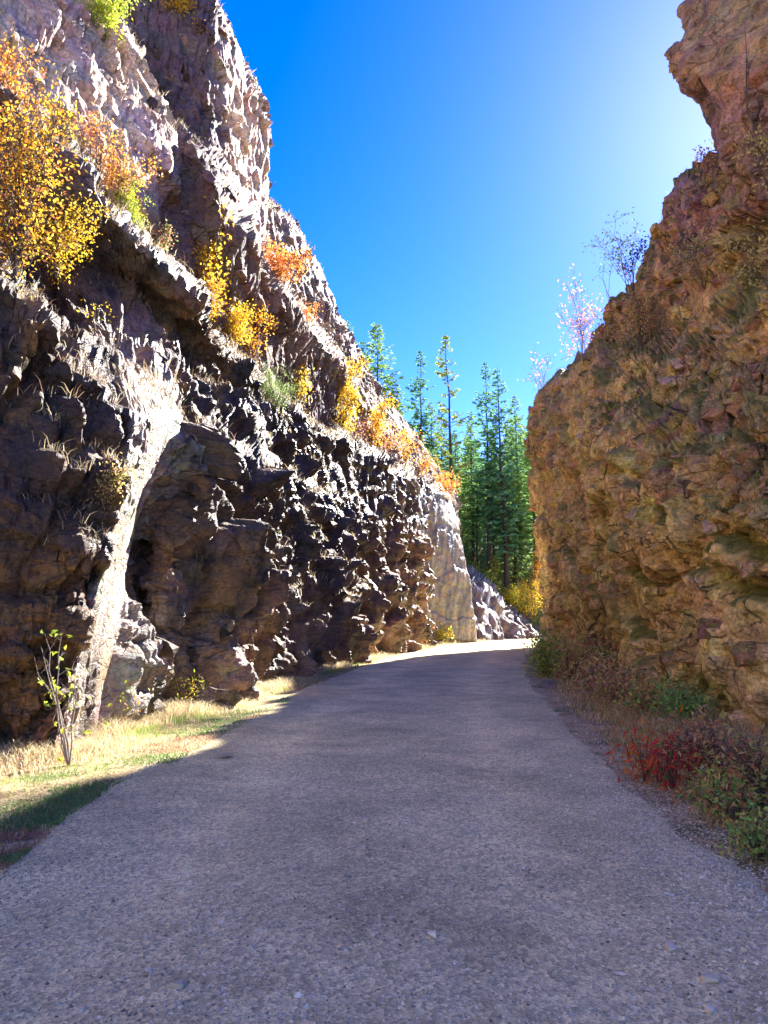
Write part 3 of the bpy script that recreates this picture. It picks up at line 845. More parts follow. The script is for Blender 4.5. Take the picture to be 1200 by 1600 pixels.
def small_leaves(name, C, D, Nn, L, W, col, mat):
    n = len(C)
    D = unit(D); S = unit(np.cross(D, Nn)); Nn = np.cross(S, D)
    L = np.broadcast_to(L, n)[:, None]; W = np.broadcast_to(W, n)[:, None]
    v = np.stack([C, C + D * L * 0.45 + S * W * 0.5, C + D * L, C + D * L * 0.45 - S * W * 0.5 + Nn * W * 0.3], 1)
    b = np.arange(n)[:, None] * 4
    T = np.concatenate([b + [0, 1, 2], b + [0, 2, 3]], 0)
    return mesh_from(name, v.reshape(-1, 3), tris=T, cols=np.repeat(col, 4, axis=0), mat=mat)

def leaf_material(name, trans=0.5, rough=0.55):
    t = NT(name)
    c = t.attr('tint')
    c = t.mix(0.35, c, t.mix(1.0, c, t.ramp(t.noise(30, 3), [(0.3, 0.6), (0.7, 1.4)]), 'MULTIPLY'))
    p = t.bsdf(c, rough, None, 0.35)
    tr = t.t.nodes.new('ShaderNodeBsdfTranslucent')
    t._in(tr.inputs['Color'], c)
    ms = t.t.nodes.new('ShaderNodeMixShader')
    ms.inputs[0].default_value = trans
    t.t.links.new(p, ms.inputs[1]); t.t.links.new(tr.outputs[0], ms.inputs[2])
    return t.end(ms.outputs[0])
M_leaf = leaf_material('leaf', 0.55)
M_needle = leaf_material('needles', 0.5, 0.7)
M_grass = leaf_material('grass_blade', 0.4, 0.6)
def bark(name, a, b, sc=8):
    t = NT(name)
    c = t.mix(t.noise(sc, 6, 0.7, vec=t.mapping((1, 1, 0.3))), a, b)
    return t.end(t.bsdf(c, 0.85, t.bump(t.noise(sc * 3, 5, 0.7, vec=t.mapping((1, 1, 0.3))), 0.6, 0.02), 0.2))
M_bark = bark('conifer_bark', (0.03, 0.022, 0.018), (0.10, 0.075, 0.06), 5)
M_twig = bark('twig_bark', (0.07, 0.05, 0.04), (0.20, 0.155, 0.13), 30)
M_pale = bark('pale_twig_bark', (0.20, 0.16, 0.14), (0.38, 0.32, 0.28), 30)

PAL = {
 'yellow': [(0.78, 0.50, 0.04), (0.85, 0.60, 0.06), (0.70, 0.40, 0.03), (0.62, 0.52, 0.07)],
 'gold': [(0.80, 0.42, 0.03), (0.85, 0.52, 0.05), (0.72, 0.32, 0.03), (0.60, 0.22, 0.04)],
 'orange': [(0.80, 0.34, 0.05), (0.75, 0.26, 0.06), (0.85, 0.48, 0.10), (0.62, 0.22, 0.10)],
 'peach': [(0.78, 0.42, 0.22), (0.70, 0.30, 0.16), (0.82, 0.52, 0.20), (0.60, 0.30, 0.22)],
 'lime': [(0.42, 0.55, 0.05), (0.50, 0.58, 0.07), (0.35, 0.48, 0.06), (0.60, 0.56, 0.07)],
 'palegreen': [(0.30, 0.42, 0.14), (0.38, 0.48, 0.16), (0.26, 0.38, 0.12)],
 'green': [(0.254, 0.481, 0.101), (0.355, 0.607, 0.126), (0.506, 0.684, 0.151), (0.203, 0.38, 0.101)],
 'olive': [(0.52, 0.52, 0.13), (0.727, 0.624, 0.156), (0.364, 0.39, 0.13), (0.78, 0.52, 0.156)],
 'redbrown': [(0.601, 0.218, 0.109), (0.819, 0.382, 0.164), (0.491, 0.273, 0.137), (0.71, 0.546, 0.218)],
 'red': [(0.80, 0.07, 0.07), (0.68, 0.05, 0.09), (0.85, 0.14, 0.06)],
 'redorange': [(0.825, 0.176, 0.033), (0.9, 0.308, 0.044), (0.66, 0.11, 0.033)],
 'darkgreen': [(0.05, 0.09, 0.05), (0.07, 0.11, 0.06), (0.09, 0.1, 0.05)],
 'paleyellow': [(0.775, 0.65, 0.2), (0.688, 0.6, 0.175), (0.875, 0.7, 0.2), (0.6, 0.45, 0.125)],
 'maroon': [(0.30, 0.10, 0.06), (0.40, 0.14, 0.05), (0.22, 0.08, 0.06), (0.70, 0.35, 0.05)],
 'brown': [(0.54, 0.35, 0.216), (0.756, 0.512, 0.296), (0.378, 0.244, 0.162)],
}
def pick(pal, n, r, jitter=0.14):
    a = np.array(PAL[pal]) if isinstance(pal, str) else np.concatenate([np.array(PAL[q]) for q in pal])
    c = a[r.integers(0, len(a), n)]
    return np.clip(c * (1 + (r.random((n, 1)) - 0.5) * 2 * jitter), 0, 1)

def shrub(name, label, cat, base, top, width, leaves, size, pal, stems=5, mat=None, seed=0, group=None, narrow=0.55, droop=0.0, low=0.25, fill=1.0, twigs=9, big=False, leafpart='foliage'):
    """base and top are points of the place; width in metres"""
    r = np.random.default_rng(1000 + seed)
    base = np.asarray(base, float); top = np.asarray(top, float)
    ax = top - base
    h = np.linalg.norm(ax)
    tb = Tubes()
    root = bpy.data.objects.new(name, None)
    root.location = base
    root.empty_display_size = 0.2
    COL.objects.link(root)
    tag(root, label, cat, group)
    nodes, dirs = [], []
    rad = 0.006 + 0.006 * h
    for s in range(stems):
        off = r.normal(0, 1, 3) * np.array([1, 0.8, 0.25]) * width * 0.36
        end = ax * r.uniform(0.72, 1.04) + off
        m = 7
        t = np.linspace(0, 1, m)[:, None]
        mid = ax * 0.5 + off * 0.28 + r.normal(0, 0.05, 3) * h
        pts = 2 * t * (1 - t) * mid + t * t * end + (r.normal(0, 0.015, (m, 3)) * h) * (t > 0)
        tb.add(pts, rad * r.uniform(0.6, 1), rad * 0.2, 4)
        for k in range(twigs):
            u = r.uniform(low, 1.0)
            i = min(int(u * (m - 1)), m - 2)
            p0 = pts[i] + (pts[i + 1] - pts[i]) * (u * (m - 1) - i)
            dr = unit(unit(pts[i + 1] - pts[i]) * 0.6 + r.normal(0, 0.62, 3) + np.array([0, 0, 0.12 - droop * 0.5]))
            ln = (0.30 * width + 0.10 * h) * r.uniform(0.5, 1.15) * (1.15 - 0.6 * u)
            q = p0 + dr * ln * np.linspace(0, 1, 4)[:, None] + np.array([0, 0, -droop]) * ln * (np.linspace(0, 1, 4)[:, None] ** 2) + r.normal(0, 0.03, (4, 3)) * ln
            tb.add(q, rad * 0.35, rad * 0.12, 3)
            for w_ in (0.3, 0.5, 0.7, 0.85, 1.0):
                j = min(int(w_ * 3), 2)
                nodes.append(q[j] + (q[j + 1] - q[j]) * (w_ * 3 - j)); dirs.append(dr)
            for e in range(2):
                d2 = unit(dr + r.normal(0, 0.7, 3))
                q2 = q[2] + d2 * ln * 0.5 * np.linspace(0, 1, 3)[:, None]
                tb.add(q2, rad * 0.2, rad * 0.08, 3)
                nodes += [q2[1], q2[2]]; dirs += [d2, d2]
    st = link('stem', tb.mesh('stem', mat or M_twig), root)
    nodes = np.array(nodes); dirs = np.array(dirs)
    if leaves:
        i = r.integers(0, len(nodes), leaves)
        C = nodes[i] + r.normal(0, 1, (leaves, 3)) * size * 1.1 * fill
        D = unit(dirs[i] * 0.6 + r.normal(0, 0.8, (leaves, 3)) + np.array([0, 0, -0.25 - droop]))
        Nn = unit(r.normal(0, 1, (leaves, 3)) + np.array([0, -0.2, 0.6]))
        L = size * r.uniform(0.65, 1.25, leaves)
        col = pick(pal, leaves, r)
        if big:
            for q in range(min(leaves, 60)):
                lm = leaf_mesh('leaf', np.zeros((1, 3)), D[q:q + 1], Nn[q:q + 1], L[q:q + 1], L[q:q + 1] * narrow, col[q:q + 1], M_leaf)
                link('leaf', lm, root, C[q])
        else:
            lo = link(leafpart, (small_leaves if leaves > 500 else leaf_mesh)('foliage', C, D, Nn, L, L * narrow, col, M_leaf), root)
            lo['kind'] = 'stuff'
    return root

def on(rock, bx, by, tx, ty, wpx, r=7.0, sink=0.05):
    """base on the rock where the photo shows it, top and width scaled at that distance"""
    b = rock.at(bx, by, r)
    d = b[1]
    t = P(tx, ty, d - 0.1)
    b2 = b.copy(); b2[2] -= sink
    return b2, t, wpx / F * d
# ------------------------------------------------------------------ conifers beyond the bend
def conifer_meshes(h, rad, seed, dens=1.0, lowdead=0.12, tint=((0.035, 0.075, 0.035), (0.06, 0.11, 0.045)), yellow=0.0):
    r = np.random.default_rng(seed)
    tb = Tubes()
    m = 10
    z = np.linspace(0, 1, m)
    pts = np.stack([r.normal(0, 0.0025, m) * h, r.normal(0, 0.0025, m) * h, z * h], 1)
    pts[0, :2] = 0; pts[:, 2] -= 0.5 * (1 - z)
    tb.add(pts, 0.0115 * h + 0.03, 0.012, 7)
    C, D, Nn, L, W, col = [], [], [], [], [], []
    gap = r.uniform(0.3, 0.9, 3)
    lev = np.arange(lowdead, 0.992, 0.0165)
    for zz in lev:
        nb = r.integers(4, 7)
        a0 = r.random() * 6.28
        prof = (1 - zz) ** 0.78 * (0.35 + 0.65 * sstep(zz, lowdead, lowdead + 0.25)) + 0.012
        for b in range(nb):
            if r.random() > dens * (0.55 if min(abs(zz - g_) for g_ in gap) < 0.035 else 1): continue
            a = a0 + b * 6.283 / nb + r.normal(0, 0.25)
            ln = rad * prof * r.uniform(0.35, 1.4)
            sl = -0.30 + 0.75 * zz + r.normal(0, 0.10)
            s = np.linspace(0, 1, 4)[:, None]
            dr = np.array([math.cos(a), math.sin(a), 0])
            q = np.array([0, 0, zz * h]) + dr * ln * s + np.array([0, 0, 1]) * ln * (sl * s - 0.22 * s * s * (1 - zz) + 0.18 * s ** 3)
            tb.add(q, 0.0022 * h * (1.1 - zz) + 0.006, 0.006, 3)
            k = int(10 + 21 * min(1, ln / 3.0))
            u = r.uniform(0.15, 1.0, k) ** 0.8
            P0 = np.array([0, 0, zz * h]) + dr * ln * u[:, None] + np.array([0, 0, 1]) * (ln * (sl * u - 0.22 * u * u * (1 - zz) + 0.18 * u ** 3))[:, None]
            side = np.array([-dr[1], dr[0], 0])
            sg = r.choice([-1, 1], k)[:, None]
            dd = unit(dr * 0.75 + side * sg * r.uniform(0.2, 1.1, (k, 1)) + r.normal(0, 0.15, (k, 3)) + np.array([0, 0, -0.22]))
            Ls = (0.42 + 0.26 * ln * (1.05 - u)) * r.uniform(0.6, 1.25, k)
            C.append(P0); D.append(dd); Nn.append(np.array([0, 0, 1]) + r.normal(0, 0.45, (k, 3)))
            L.append(Ls); W.append(Ls * r.uniform(0.28, 0.5, k))
            mixv = r.random((k, 1)) * 0.7 + 0.3 * u[:, None]
            cc = np.array(tint[0]) * (1 - mixv) + np.array(tint[1]) * mixv
            if yellow:
                cc = np.where(r.random((k, 1)) < yellow, np.array([[0.30, 0.22, 0.04]]), cc)
            col.append(cc)
    C, D, Nn, L, W, col = [np.concatenate(q) for q in (C, D, Nn, L, W, col)]
    crown = small_leaves('crown', C, D, Nn, L, W, col, M_needle)
    return tb.mesh('trunk', M_bark), crown

CT = [((0.15, 0.30, 0.11), (0.36, 0.52, 0.15)), ((0.10, 0.27, 0.15), (0.24, 0.44, 0.19)), ((0.20, 0.32, 0.09), (0.42, 0.50, 0.13))]
protos = [conifer_meshes(30, 5.6, 11, 0.95, 0.16, CT[0]), conifer_meshes(30, 4.8, 12, 0.9, 0.20, CT[1]), conifer_meshes(30, 3.9, 13, 0.6, 0.22, CT[2], 0.12),
          conifer_meshes(30, 6.0, 14, 1.0, 0.08, CT[0]), conifer_meshes(30, 5.2, 15, 0.85, 0.28, CT[1])]
def conifer(px, top, d, proto, label, group='conifers beyond the bend', wide=1.0, rot=None, name='conifer'):
    q = P(px, top, d)
    g = float(gz(q[0], d)[0])
    h = q[2] - g
    o = bpy.data.objects.new(name, None)
    o.location = (q[0], d, g - 0.1)
    s = h / 30.0
    o.scale = (s * wide, s * wide, s)
    o.rotation_euler = (rng.normal(0, 0.012), rng.normal(0, 0.012), rng.random() * 6.28 if rot is None else rot)
    COL.objects.link(o)
    tag(o, label, 'conifer', group)
    tr = link('trunk', protos[proto][0], o)
    cr = link('crown', protos[proto][1], o)
    return o
named = [
 (590, 504, 84, 0, 'tall conifer with wide loose boughs just right of the left crag', 1.1),
 (541, 494, 96, 1, 'conifer tip barely peeking over the left cliff edge', 1.0),
 (567, 529, 88, 1, 'narrow conifer between the cliff edge and the tallest left conifer', 1.0),
 (622, 596, 82, 3, 'short bushy conifer in the dip right of the tall left one', 1.0),
 (654, 546, 88, 4, 'dark conifer with bare upper trunk left of the thin yellowing spire', 0.95),
 (676, 625, 90, 0, 'lower conifer half hidden left of the thin spire', 1.0),
 (707, 520, 82, 2, 'thin sparse spire with yellowing boughs, tallest in the middle', 0.95),
 (692, 628, 94, 1, 'small conifer directly behind the foot of the thin spire', 1.0),
 (735, 640, 88, 3, 'dense green conifer filling the gap right of the thin spire', 0.9),
 (758, 565, 85, 4, 'left one of the twin dark spires near the right rock face', 0.85),
 (784, 571, 84, 1, 'right one of the twin dark spires near the right rock face', 1.0),
 (808, 615, 88, 0, 'bushy conifer closest to the right rock face', 0.95),
 (829, 636, 86, 0, 'conifer partly cut off by the right rock corner', 1.0),
 (768, 690, 86, 4, 'conifer with clear lower trunk standing on the dark rock slope', 0.9),
 (742, 700, 87, 4, 'conifer with bare dark trunk at the left end of the rock slope', 0.8),
 (800, 700, 86, 3, 'low spreading conifer above the yellow undergrowth', 1.1),
]
for a in named:
    conifer(a[0], a[1], a[2], a[3], a[4], wide=a[5])
rb = np.random.default_rng(5)
for i in range(50):
    px = 560 + 300 * (i + rb.random()) / 50
    conifer(px, rb.uniform(640, 740) if px > 640 else rb.uniform(600, 700), rb.uniform(96, 150), int(rb.integers(0, 5)),
            'one of the crowded green conifers filling the background behind the tall ones', group='background conifers', wide=rb.uniform(1.0, 1.3))
# young yellow broadleaf trees in the gap by the right corner
def aspen(px, py, top, d, wpx, label, pal, seed, n=1500):
    best = None
    for dd in np.arange(62, 120, 0.5):          # where the line of sight meets the slope
        q = P(px, 950, dd); z = float(gz(q[0], dd)[0])
        e = abs(float(project(np.array([[q[0], dd, z]]))[1][0]) - py)
        if best is None or e < best[0]: best = (e, np.array([q[0], dd, z - 0.1]))
    b = best[1]; d = b[1]
    t = b + np.array([0.1, 0, (py - top) / F * d])
    return shrub('aspen', label, 'small tree', b, t, wpx / F * d, n, 0.17, pal, stems=4, seed=seed, group='yellow saplings under the conifers', twigs=14, low=0.2, fill=1.6)
aspen(826, 975, 905, 88, 26, 'yellow sapling tight against the right rock corner', 'yellow', 301)
aspen(810, 965, 915, 90, 22, 'smaller yellow sapling left of the one at the rock corner', ['yellow', 'lime'], 302)
aspen(838, 940, 850, 98, 34, 'taller golden sapling half behind the right rock corner', 'gold', 303)
aspen(795, 950, 918, 100, 24, 'pale lime sapling behind the dark rock slope', ['lime', 'yellow'], 304)
aspen(765, 935, 880, 108, 30, 'lime green sapling seen between two bare trunks', 'lime', 305, 1000)

# undergrowth on the wooded slope
ru = np.random.default_rng(77)
n = 16000
ux = ru.uniform(-4, 34, n); uy = ru.uniform(80, 122, n)
kp = (ux > -4) & (ux < np.interp(uy, [80, 86, 92], [20, 31, 60]) - 1.5)
ux, uy = ux[kp], uy[kp]; n = len(ux)
cl = fbm(np.stack([ux, uy, ux * 0], 1) * 0.35, 3, 88)
uz = gz(ux, uy) + ru.random(n) * (0.5 + 1.3 * np.clip(cl + 0.3, 0, 1.5))
uc = np.array([(0.16, 0.28, 0.06), (0.30, 0.38, 0.08), (0.55, 0.45, 0.08), (0.10, 0.20, 0.05), (0.34, 0.24, 0.10)])[ru.integers(0, 5, n)] * ru.uniform(0.7, 1.2, (n, 1))
o = link('undergrowth', small_leaves('undergrowth', np.stack([ux, uy, uz], 1), ru.normal(0, 1, (n, 3)), np.array([0, 0, 1]) + ru.normal(0, 0.5, (n, 3)), ru.uniform(0.2, 0.45, n), ru.uniform(0.12, 0.25, n), uc, M_needle))
tag(o, 'green and yellow undergrowth on the wooded slope beyond the bend', 'undergrowth', kind='stuff')
# ------------------------------------------------------------------ shrubs on the left cliff
GL = 'shrubs on the left cliff'
def lshrub(rock, a, label, leaves, size, pal, seed, **k):
    b, t, wd = on(rock, *a)
    if seed > 20:
        size *= 0.95; leaves = int(leaves * 0.9)
    elif seed > 3:
        leaves = int(leaves * (2.8 if seed in (11, 12, 13, 14, 19, 20) else 1.8)); wd *= 1.15
    return shrub(k.pop('name', 'shrub'), label, k.pop('cat', 'shrub'), b, t, wd, leaves, size, pal, seed=seed, group=GL, **k)
lshrub(wall, (30, 440, 30, 190, 150), 'large dense orange and yellow bush overhanging the dark wall at the upper left edge', 4200, 0.060, ['gold', 'yellow', 'yellow', 'maroon'], 1, stems=20, twigs=20, low=0.1, fill=1.5)
lshrub(wall, (85, 430, 108, 310, 75), 'golden bush hanging right beside the large orange bush', 2200, 0.055, 'yellow', 2, stems=9, twigs=16, low=0.05, fill=1.4)
lshrub(upper, (5, 235, 15, 75, 90), 'orange bush above the large bush against the pale pink rock', 1500, 0.065, ['gold', 'orange'], 3, stems=8, twigs=14, fill=1.3)
lshrub(upper, (75, 235, 105, 150, 70), 'sparse yellow sprig on the pink face between two orange bushes', 200, 0.065, 'yellow', 31, stems=4, twigs=7)
lshrub(upper, (160, 290, 150, 170, 70), 'thin orange twigs on the pale pink face right of the big bushes', 240, 0.065, 'orange', 4, stems=6, twigs=9)
lshrub(upper, (185, 345, 200, 225, 80), 'loose yellow orange shrub at the foot of the pale pink face', 800, 0.06, ['gold', 'peach'], 5, stems=7, twigs=12)
lshrub(upper, (205, 378, 203, 300, 46), 'bright lime green bush on the diagonal ledge', 1500, 0.05, 'lime', 6, stems=7, twigs=12, low=0.05, fill=1.2)
lshrub(upper, (165, 62, 150, -30, 80), 'light green bush on the ledge at the very top left', 2200, 0.07, 'lime', 7, stems=8, twigs=14, low=0.05, fill=1.3)
lshrub(upper, (290, 25, 284, -12, 40), 'small bright yellow bush on top of the crag at the upper frame edge', 500, 0.085, 'yellow', 8, stems=5)
lshrub(upper, (314, 48, 313, 30, 12), 'tiny yellow tuft below the top of the crag', 60, 0.08, 'yellow', 9, stems=3, twigs=4)
lshrub(upper, (257, 412, 252, 350, 34), 'small shrub with pinkish orange tips and green foot', 420, 0.055, ['peach', 'palegreen'], 10, stems=5)
lshrub(upper, (316, 486, 334, 312, 50), 'tall slender yellow sapling against the purple shaded crag', 420, 0.095, 'yellow', 11, stems=3, twigs=12, low=0.35)
lshrub(upper, (330, 520, 322, 440, 60), 'bushy yellow shrub at the foot of the tall slender sapling', 750, 0.075, ['yellow', 'gold'], 12, stems=7, twigs=11)
lshrub(upper, (362, 555, 372, 478, 55), 'yellow shrub on the ledge right below the shaded crag', 650, 0.08, 'yellow', 13, stems=6, twigs=11)
lshrub(upper, (395, 580, 398, 490, 45), 'leggy orange yellow shrub with grey bare twigs', 260, 0.08, 'gold', 14, stems=6, twigs=9, mat=M_pale)
lshrub(upper, (455, 462, 432, 392, 55), 'orange shrub on the high diagonal edge against grey rock', 900, 0.10, 'orange', 15, stems=6, twigs=12)
lshrub(upper, (488, 512, 478, 472, 28), 'little orange shrub further down the high diagonal edge', 260, 0.10, 'orange', 16, stems=4)
lshrub(wall, (434, 628, 432, 582, 44), 'pale green feathery seedling on the wall crest', 1100, 0.07, 'palegreen', 17, stems=7, twigs=12, low=0.02, narrow=0.2)
lshrub(upper, (468, 632, 463, 578, 36), 'small yellow shrub just right of the pale green seedling', 380, 0.10, 'yellow', 18, stems=5)
lshrub(upper, (534, 682, 545, 556, 38), 'tall narrow bright yellow sapling on the wall crest', 950, 0.115, 'yellow', 19, stems=5, twigs=14, low=0.1)
lshrub(upper, (584, 702, 588, 618, 30), 'narrow yellow sapling right of the tallest crest sapling', 520, 0.14, ['yellow', 'gold'], 20, stems=4, twigs=12, low=0.1)
lshrub(upper, (560, 700, 563, 655, 38), 'low reddish bush between the two yellow crest saplings', 300, 0.12, ['peach', 'maroon'], 21, stems=5)
lshrub(upper, (610, 722, 616, 668, 40), 'peach coloured shrub on the middle of the crest', 420, 0.15, ['peach', 'gold'], 22, stems=5)
lshrub(upper, (636, 738, 634, 672, 40), 'orange shrub with pointed top on the crest', 560, 0.16, ['gold', 'yellow', 'orange'], 23, stems=5)
lshrub(upper, (662, 752, 658, 704, 40), 'round orange shrub near the far end of the crest', 420, 0.17, ['orange', 'gold'], 24, stems=5)
lshrub(upper, (690, 775, 684, 742, 30), 'low rusty shrub where the crest drops away', 300, 0.19, ['orange', 'redbrown'], 25, stems=4)
lshrub(wall, (707, 785, 709, 735, 32), 'isolated bright orange shrub in front of the dark conifers', 560, 0.20, ['gold', 'orange'], 26, stems=5, twigs=11, low=0.05)
lshrub(wall, (172, 775, 178, 730, 62), 'dry olive brown tussock clinging to the dark face left of the white slab', 900, 0.05, ['olive', 'brown'], 27, stems=9, twigs=9, low=0.05, narrow=0.3)
lshrub(wall, (240, 805, 238, 775, 36), 'little dry tuft just right of the white slab', 260, 0.045, ['olive', 'brown'], 28, stems=6, twigs=6, narrow=0.3)
lshrub(wall, (178, 560, 198, 495, 40), 'leafless grey twig curving up from the grassy rock edge', 14, 0.05, 'olive', 29, stems=2, twigs=4, mat=M_pale)
lshrub(wall, (152, 520, 160, 478, 30), 'small yellow leaved sprig on the grassy rock edge', 40, 0.06, 'yellow', 30, stems=3, twigs=4)
lshrub(wall, (420, 600, 424, 545, 22), 'leafless pale twigs on the crest left of the green seedling', 0, 0.05, 'olive', 32, stems=3, twigs=5, mat=M_pale)
# at the foot of the left wall
def G2(px, py): return G(px, py)
def gshrub(bx, by, tx, ty, wpx, label, leaves, size, pal, seed, group, **k):
    b = G(bx, by); t = P(tx, ty, b[1]); b = b.copy(); b[2] = -0.03
    if 80 <= seed < 95:
        leaves = int(leaves * 0.75); size *= 1.35
    return shrub(k.pop('name', 'shrub'), label, k.pop('cat', 'shrub'), b, t, wpx / F * b[1], leaves, size, pal, seed=seed, group=group, **k)
GF = 'plants along the foot of the left wall'
gshrub(108, 1196, 80, 985, 85, 'young sapling with a few large green leaves in front of the white slab', 70, 0.075, 'lime', 40, GF, stems=5, twigs=4, name='sapling', cat='sapling', big=True, mat=M_pale, narrow=0.62)
gshrub(186, 1142, 186, 1062, 26, 'weed with withered orange leaves right of the white slab', 16, 0.10, 'orange', 41, GF, stems=3, twigs=3, name='weed', cat='weed', big=True, droop=0.8, low=0.5)
gshrub(160, 1150, 210, 1055, 30, 'short green leaved sprig between the slab and the orange weed', 14, 0.07, 'lime', 42, GF, stems=3, twigs=3, name='weed', cat='weed', big=True, low=0.6)
gshrub(283, 1112, 286, 1062, 42, 'yellow green weeds against the sunlit rock foot', 240, 0.07, ['yellow', 'lime'], 43, GF, stems=9, twigs=4, name='weed', cat='weed', narrow=0.25)
gshrub(632, 1013, 630, 974, 42, 'orange red shrub at the far foot of the left wall', 700, 0.19, ['orange', 'redorange'], 44, GF, stems=8)
gshrub(350, 1092, 352, 1062, 60, 'low yellowish weeds halfway along the foot of the wall', 260, 0.07, ['yellow', 'olive'], 45, GF, stems=9, twigs=4, name='weed', cat='weed', narrow=0.25)
gshrub(690, 1006, 688, 988, 46, 'low yellow bush where the grey rock meets the far verge', 460, 0.2, ['yellow', 'lime'], 46, GF, stems=6)
gshrub(32, 1200, 40, 1178, 60, 'pale arching dry bramble at the lower left edge', 60, 0.05, 'brown', 47, GF, stems=10, twigs=4, mat=M_pale, droop=0.6, low=0.3)

# ------------------------------------------------------------------ shrubs on the right cliff
GR = 'shrubs on the right cliff'
def rshrub(rock, a, label, leaves, size, pal, seed, **k):
    b, t, wd = on(rock, *a)
    return shrub(k.pop('name', 'shrub'), label, k.pop('cat', 'shrub'), b, t, wd, leaves, size, pal, seed=seed, group=k.pop('group', GR), **k)
rshrub(right, (985, 470, 965, 360, 75), 'dark leaved thin shrub standing against the sky on the right cliff', 420, 0.13, 'darkgreen', 60, stems=7, twigs=9, low=0.3)
rshrub(right, (950, 470, 935, 398, 35), 'nearly bare forked twig left of the dark leaved shrub', 24, 0.12, 'darkgreen', 61, stems=3, twigs=4)
rshrub(right, (905, 560, 903, 462, 90), 'pale orange airy shrub on the skyline of the right cliff', 620, 0.11, ['orange', 'peach'], 62, stems=9, twigs=12, mat=M_pale)
rshrub(right, (852, 622, 842, 552, 46), 'pinkish bare branches at the lower left shoulder of the right cliff', 60, 0.15, 'peach', 63, stems=7, twigs=8, mat=M_pale)
rshrub(right, (1118, 282, 1100, 232, 34), 'tiny pale shrub in the notch below the overhang', 220, 0.09, 'peach', 64, stems=5, mat=M_pale)
rshrub(right, (1000, 535, 992, 450, 80), 'olive brown bush in the hollow under the dark leaved shrub', 1700, 0.09, ['olive', 'redbrown'], 65, stems=9, twigs=13)
rshrub(right, (1095, 450, 1105, 375, 100), 'scattered olive yellow twigs across the reddish upper rock', 380, 0.07, ['paleyellow', 'olive'], 66, stems=8, twigs=9)
rshrub(block, (1225, 440, 1170, 190, 95), 'pale yellow leaved branch reaching in from the right frame edge', 620, 0.085, 'paleyellow', 67, stems=7, twigs=12, low=0.15)
rshrub(right, (1225, 470, 1150, 360, 90), 'drooping yellow branch below the larger one at the right edge', 320, 0.08, 'paleyellow', 68, stems=6, twigs=10, droop=0.3)
rshrub(block, (1200, 300, 1165, 50, 60), 'long nearly leafless twig rising over the purple overhang', 40, 0.08, 'paleyellow', 69, stems=3, twigs=6)
def arch(label, a, b, sag, seed, rock):
    p0 = rock.at(*a); p1 = P(b[0], b[1], p0[1] - 0.6)
    t = np.linspace(0, 1, 14)[:, None]
    r = np.random.default_rng(seed)
    pts = p0 * (1 - t) + p1 * t + np.array([0, -0.5, sag]) * (4 * t * (1 - t))
    tb = Tubes(); tb.add(pts - p0, 0.018, 0.004, 5)
    for k in range(7):
        i = r.integers(4, 13)
        q = (pts[i] - p0) + unit(r.normal(0, 1, 3) + np.array([-0.6, 0, 0.3])) * np.linspace(0, 0.6, 4)[:, None]
        tb.add(q, 0.006, 0.002, 3)
    o = link('branch', tb.mesh('branch', M_pale)); o.location = p0
    tag(o, label, 'branch', 'bare branches on the right cliff')
arch('long bare grey branch arching left off the mossy right rock', (1012, 652), (876, 562), 0.5, 1, right)
arch('thin bare branch lying almost level under the long arching one', (1000, 660), (885, 632), 0.15, 2, right)

# ------------------------------------------------------------------ verge on the right
GV = 'plants along the right verge'
gshrub(848, 1058, 852, 1000, 60, 'green and yellow bush at the foot of the far right corner', 2200, 0.075, ['olive', 'lime', 'green'], 80, GV, stems=10, twigs=14, low=0.05, fill=1.5)
gshrub(892, 1068, 890, 1012, 60, 'reddish brown bush right of the green corner bush', 1800, 0.07, ['redbrown', 'olive'], 81, GV, stems=10, twigs=14, low=0.05, fill=1.4)
gshrub(925, 1090, 930, 1035, 80, 'dark brown thicket with scattered cream leaves', 1700, 0.06, ['redbrown', 'paleyellow', 'brown'], 82, GV, stems=10, twigs=14, low=0.05, fill=1.4)
gshrub(968, 1108, 968, 1058, 80, 'brown twiggy bush below the grey ledge stone', 1500, 0.055, ['redbrown', 'brown', 'olive'], 83, GV, stems=10, twigs=13, low=0.05, fill=1.4)
gshrub(1010, 1128, 1005, 1075, 80, 'green and brown bush with bright yellow green leaves at its foot', 1500, 0.05, ['green', 'redbrown', 'paleyellow'], 84, GV, stems=10, twigs=13, low=0.05, fill=1.4)
gshrub(1066, 1140, 1062, 1085, 80, 'leafy fresh green bush against the right rock foot', 2000, 0.05, ['green', 'palegreen'], 85, GV, stems=10, twigs=13, low=0.05, fill=1.4)
gshrub(1110, 1190, 1105, 1120, 60, 'sprig with round yellow leaves right of the red plants', 44, 0.06, 'paleyellow', 86, GV, stems=4, twigs=4, big=True, narrow=0.8)
gshrub(1008, 1222, 1006, 1142, 50, 'drooping orange leaved plant beside the gravel edge', 260, 0.085, 'redorange', 87, GV, stems=7, twigs=6, droop=0.9, narrow=0.2, low=0.3)
gshrub(1050, 1232, 1050, 1130, 60, 'drooping crimson leaved plant right of the orange one', 230, 0.09, 'red', 88, GV, stems=7, twigs=6, droop=0.9, narrow=0.18, low=0.4)
gshrub(1030, 1222, 1032, 1165, 40, 'upright green stems between and below the red plants', 300, 0.07, 'green', 89, GV, stems=9, twigs=5, narrow=0.2)
gshrub(1120, 1235, 1115, 1135, 110, 'tangled dark red brown brush behind the crimson plant', 1500, 0.05, ['redbrown', 'brown'], 90, GV, stems=22, twigs=10, low=0.1, narrow=0.3)
gshrub(1190, 1275, 1180, 1150, 110, 'large dark tangle of dead stems at the right frame edge', 1500, 0.05, ['redbrown', 'brown', 'olive'], 91, GV, stems=24, twigs=10, low=0.1, narrow=0.3)
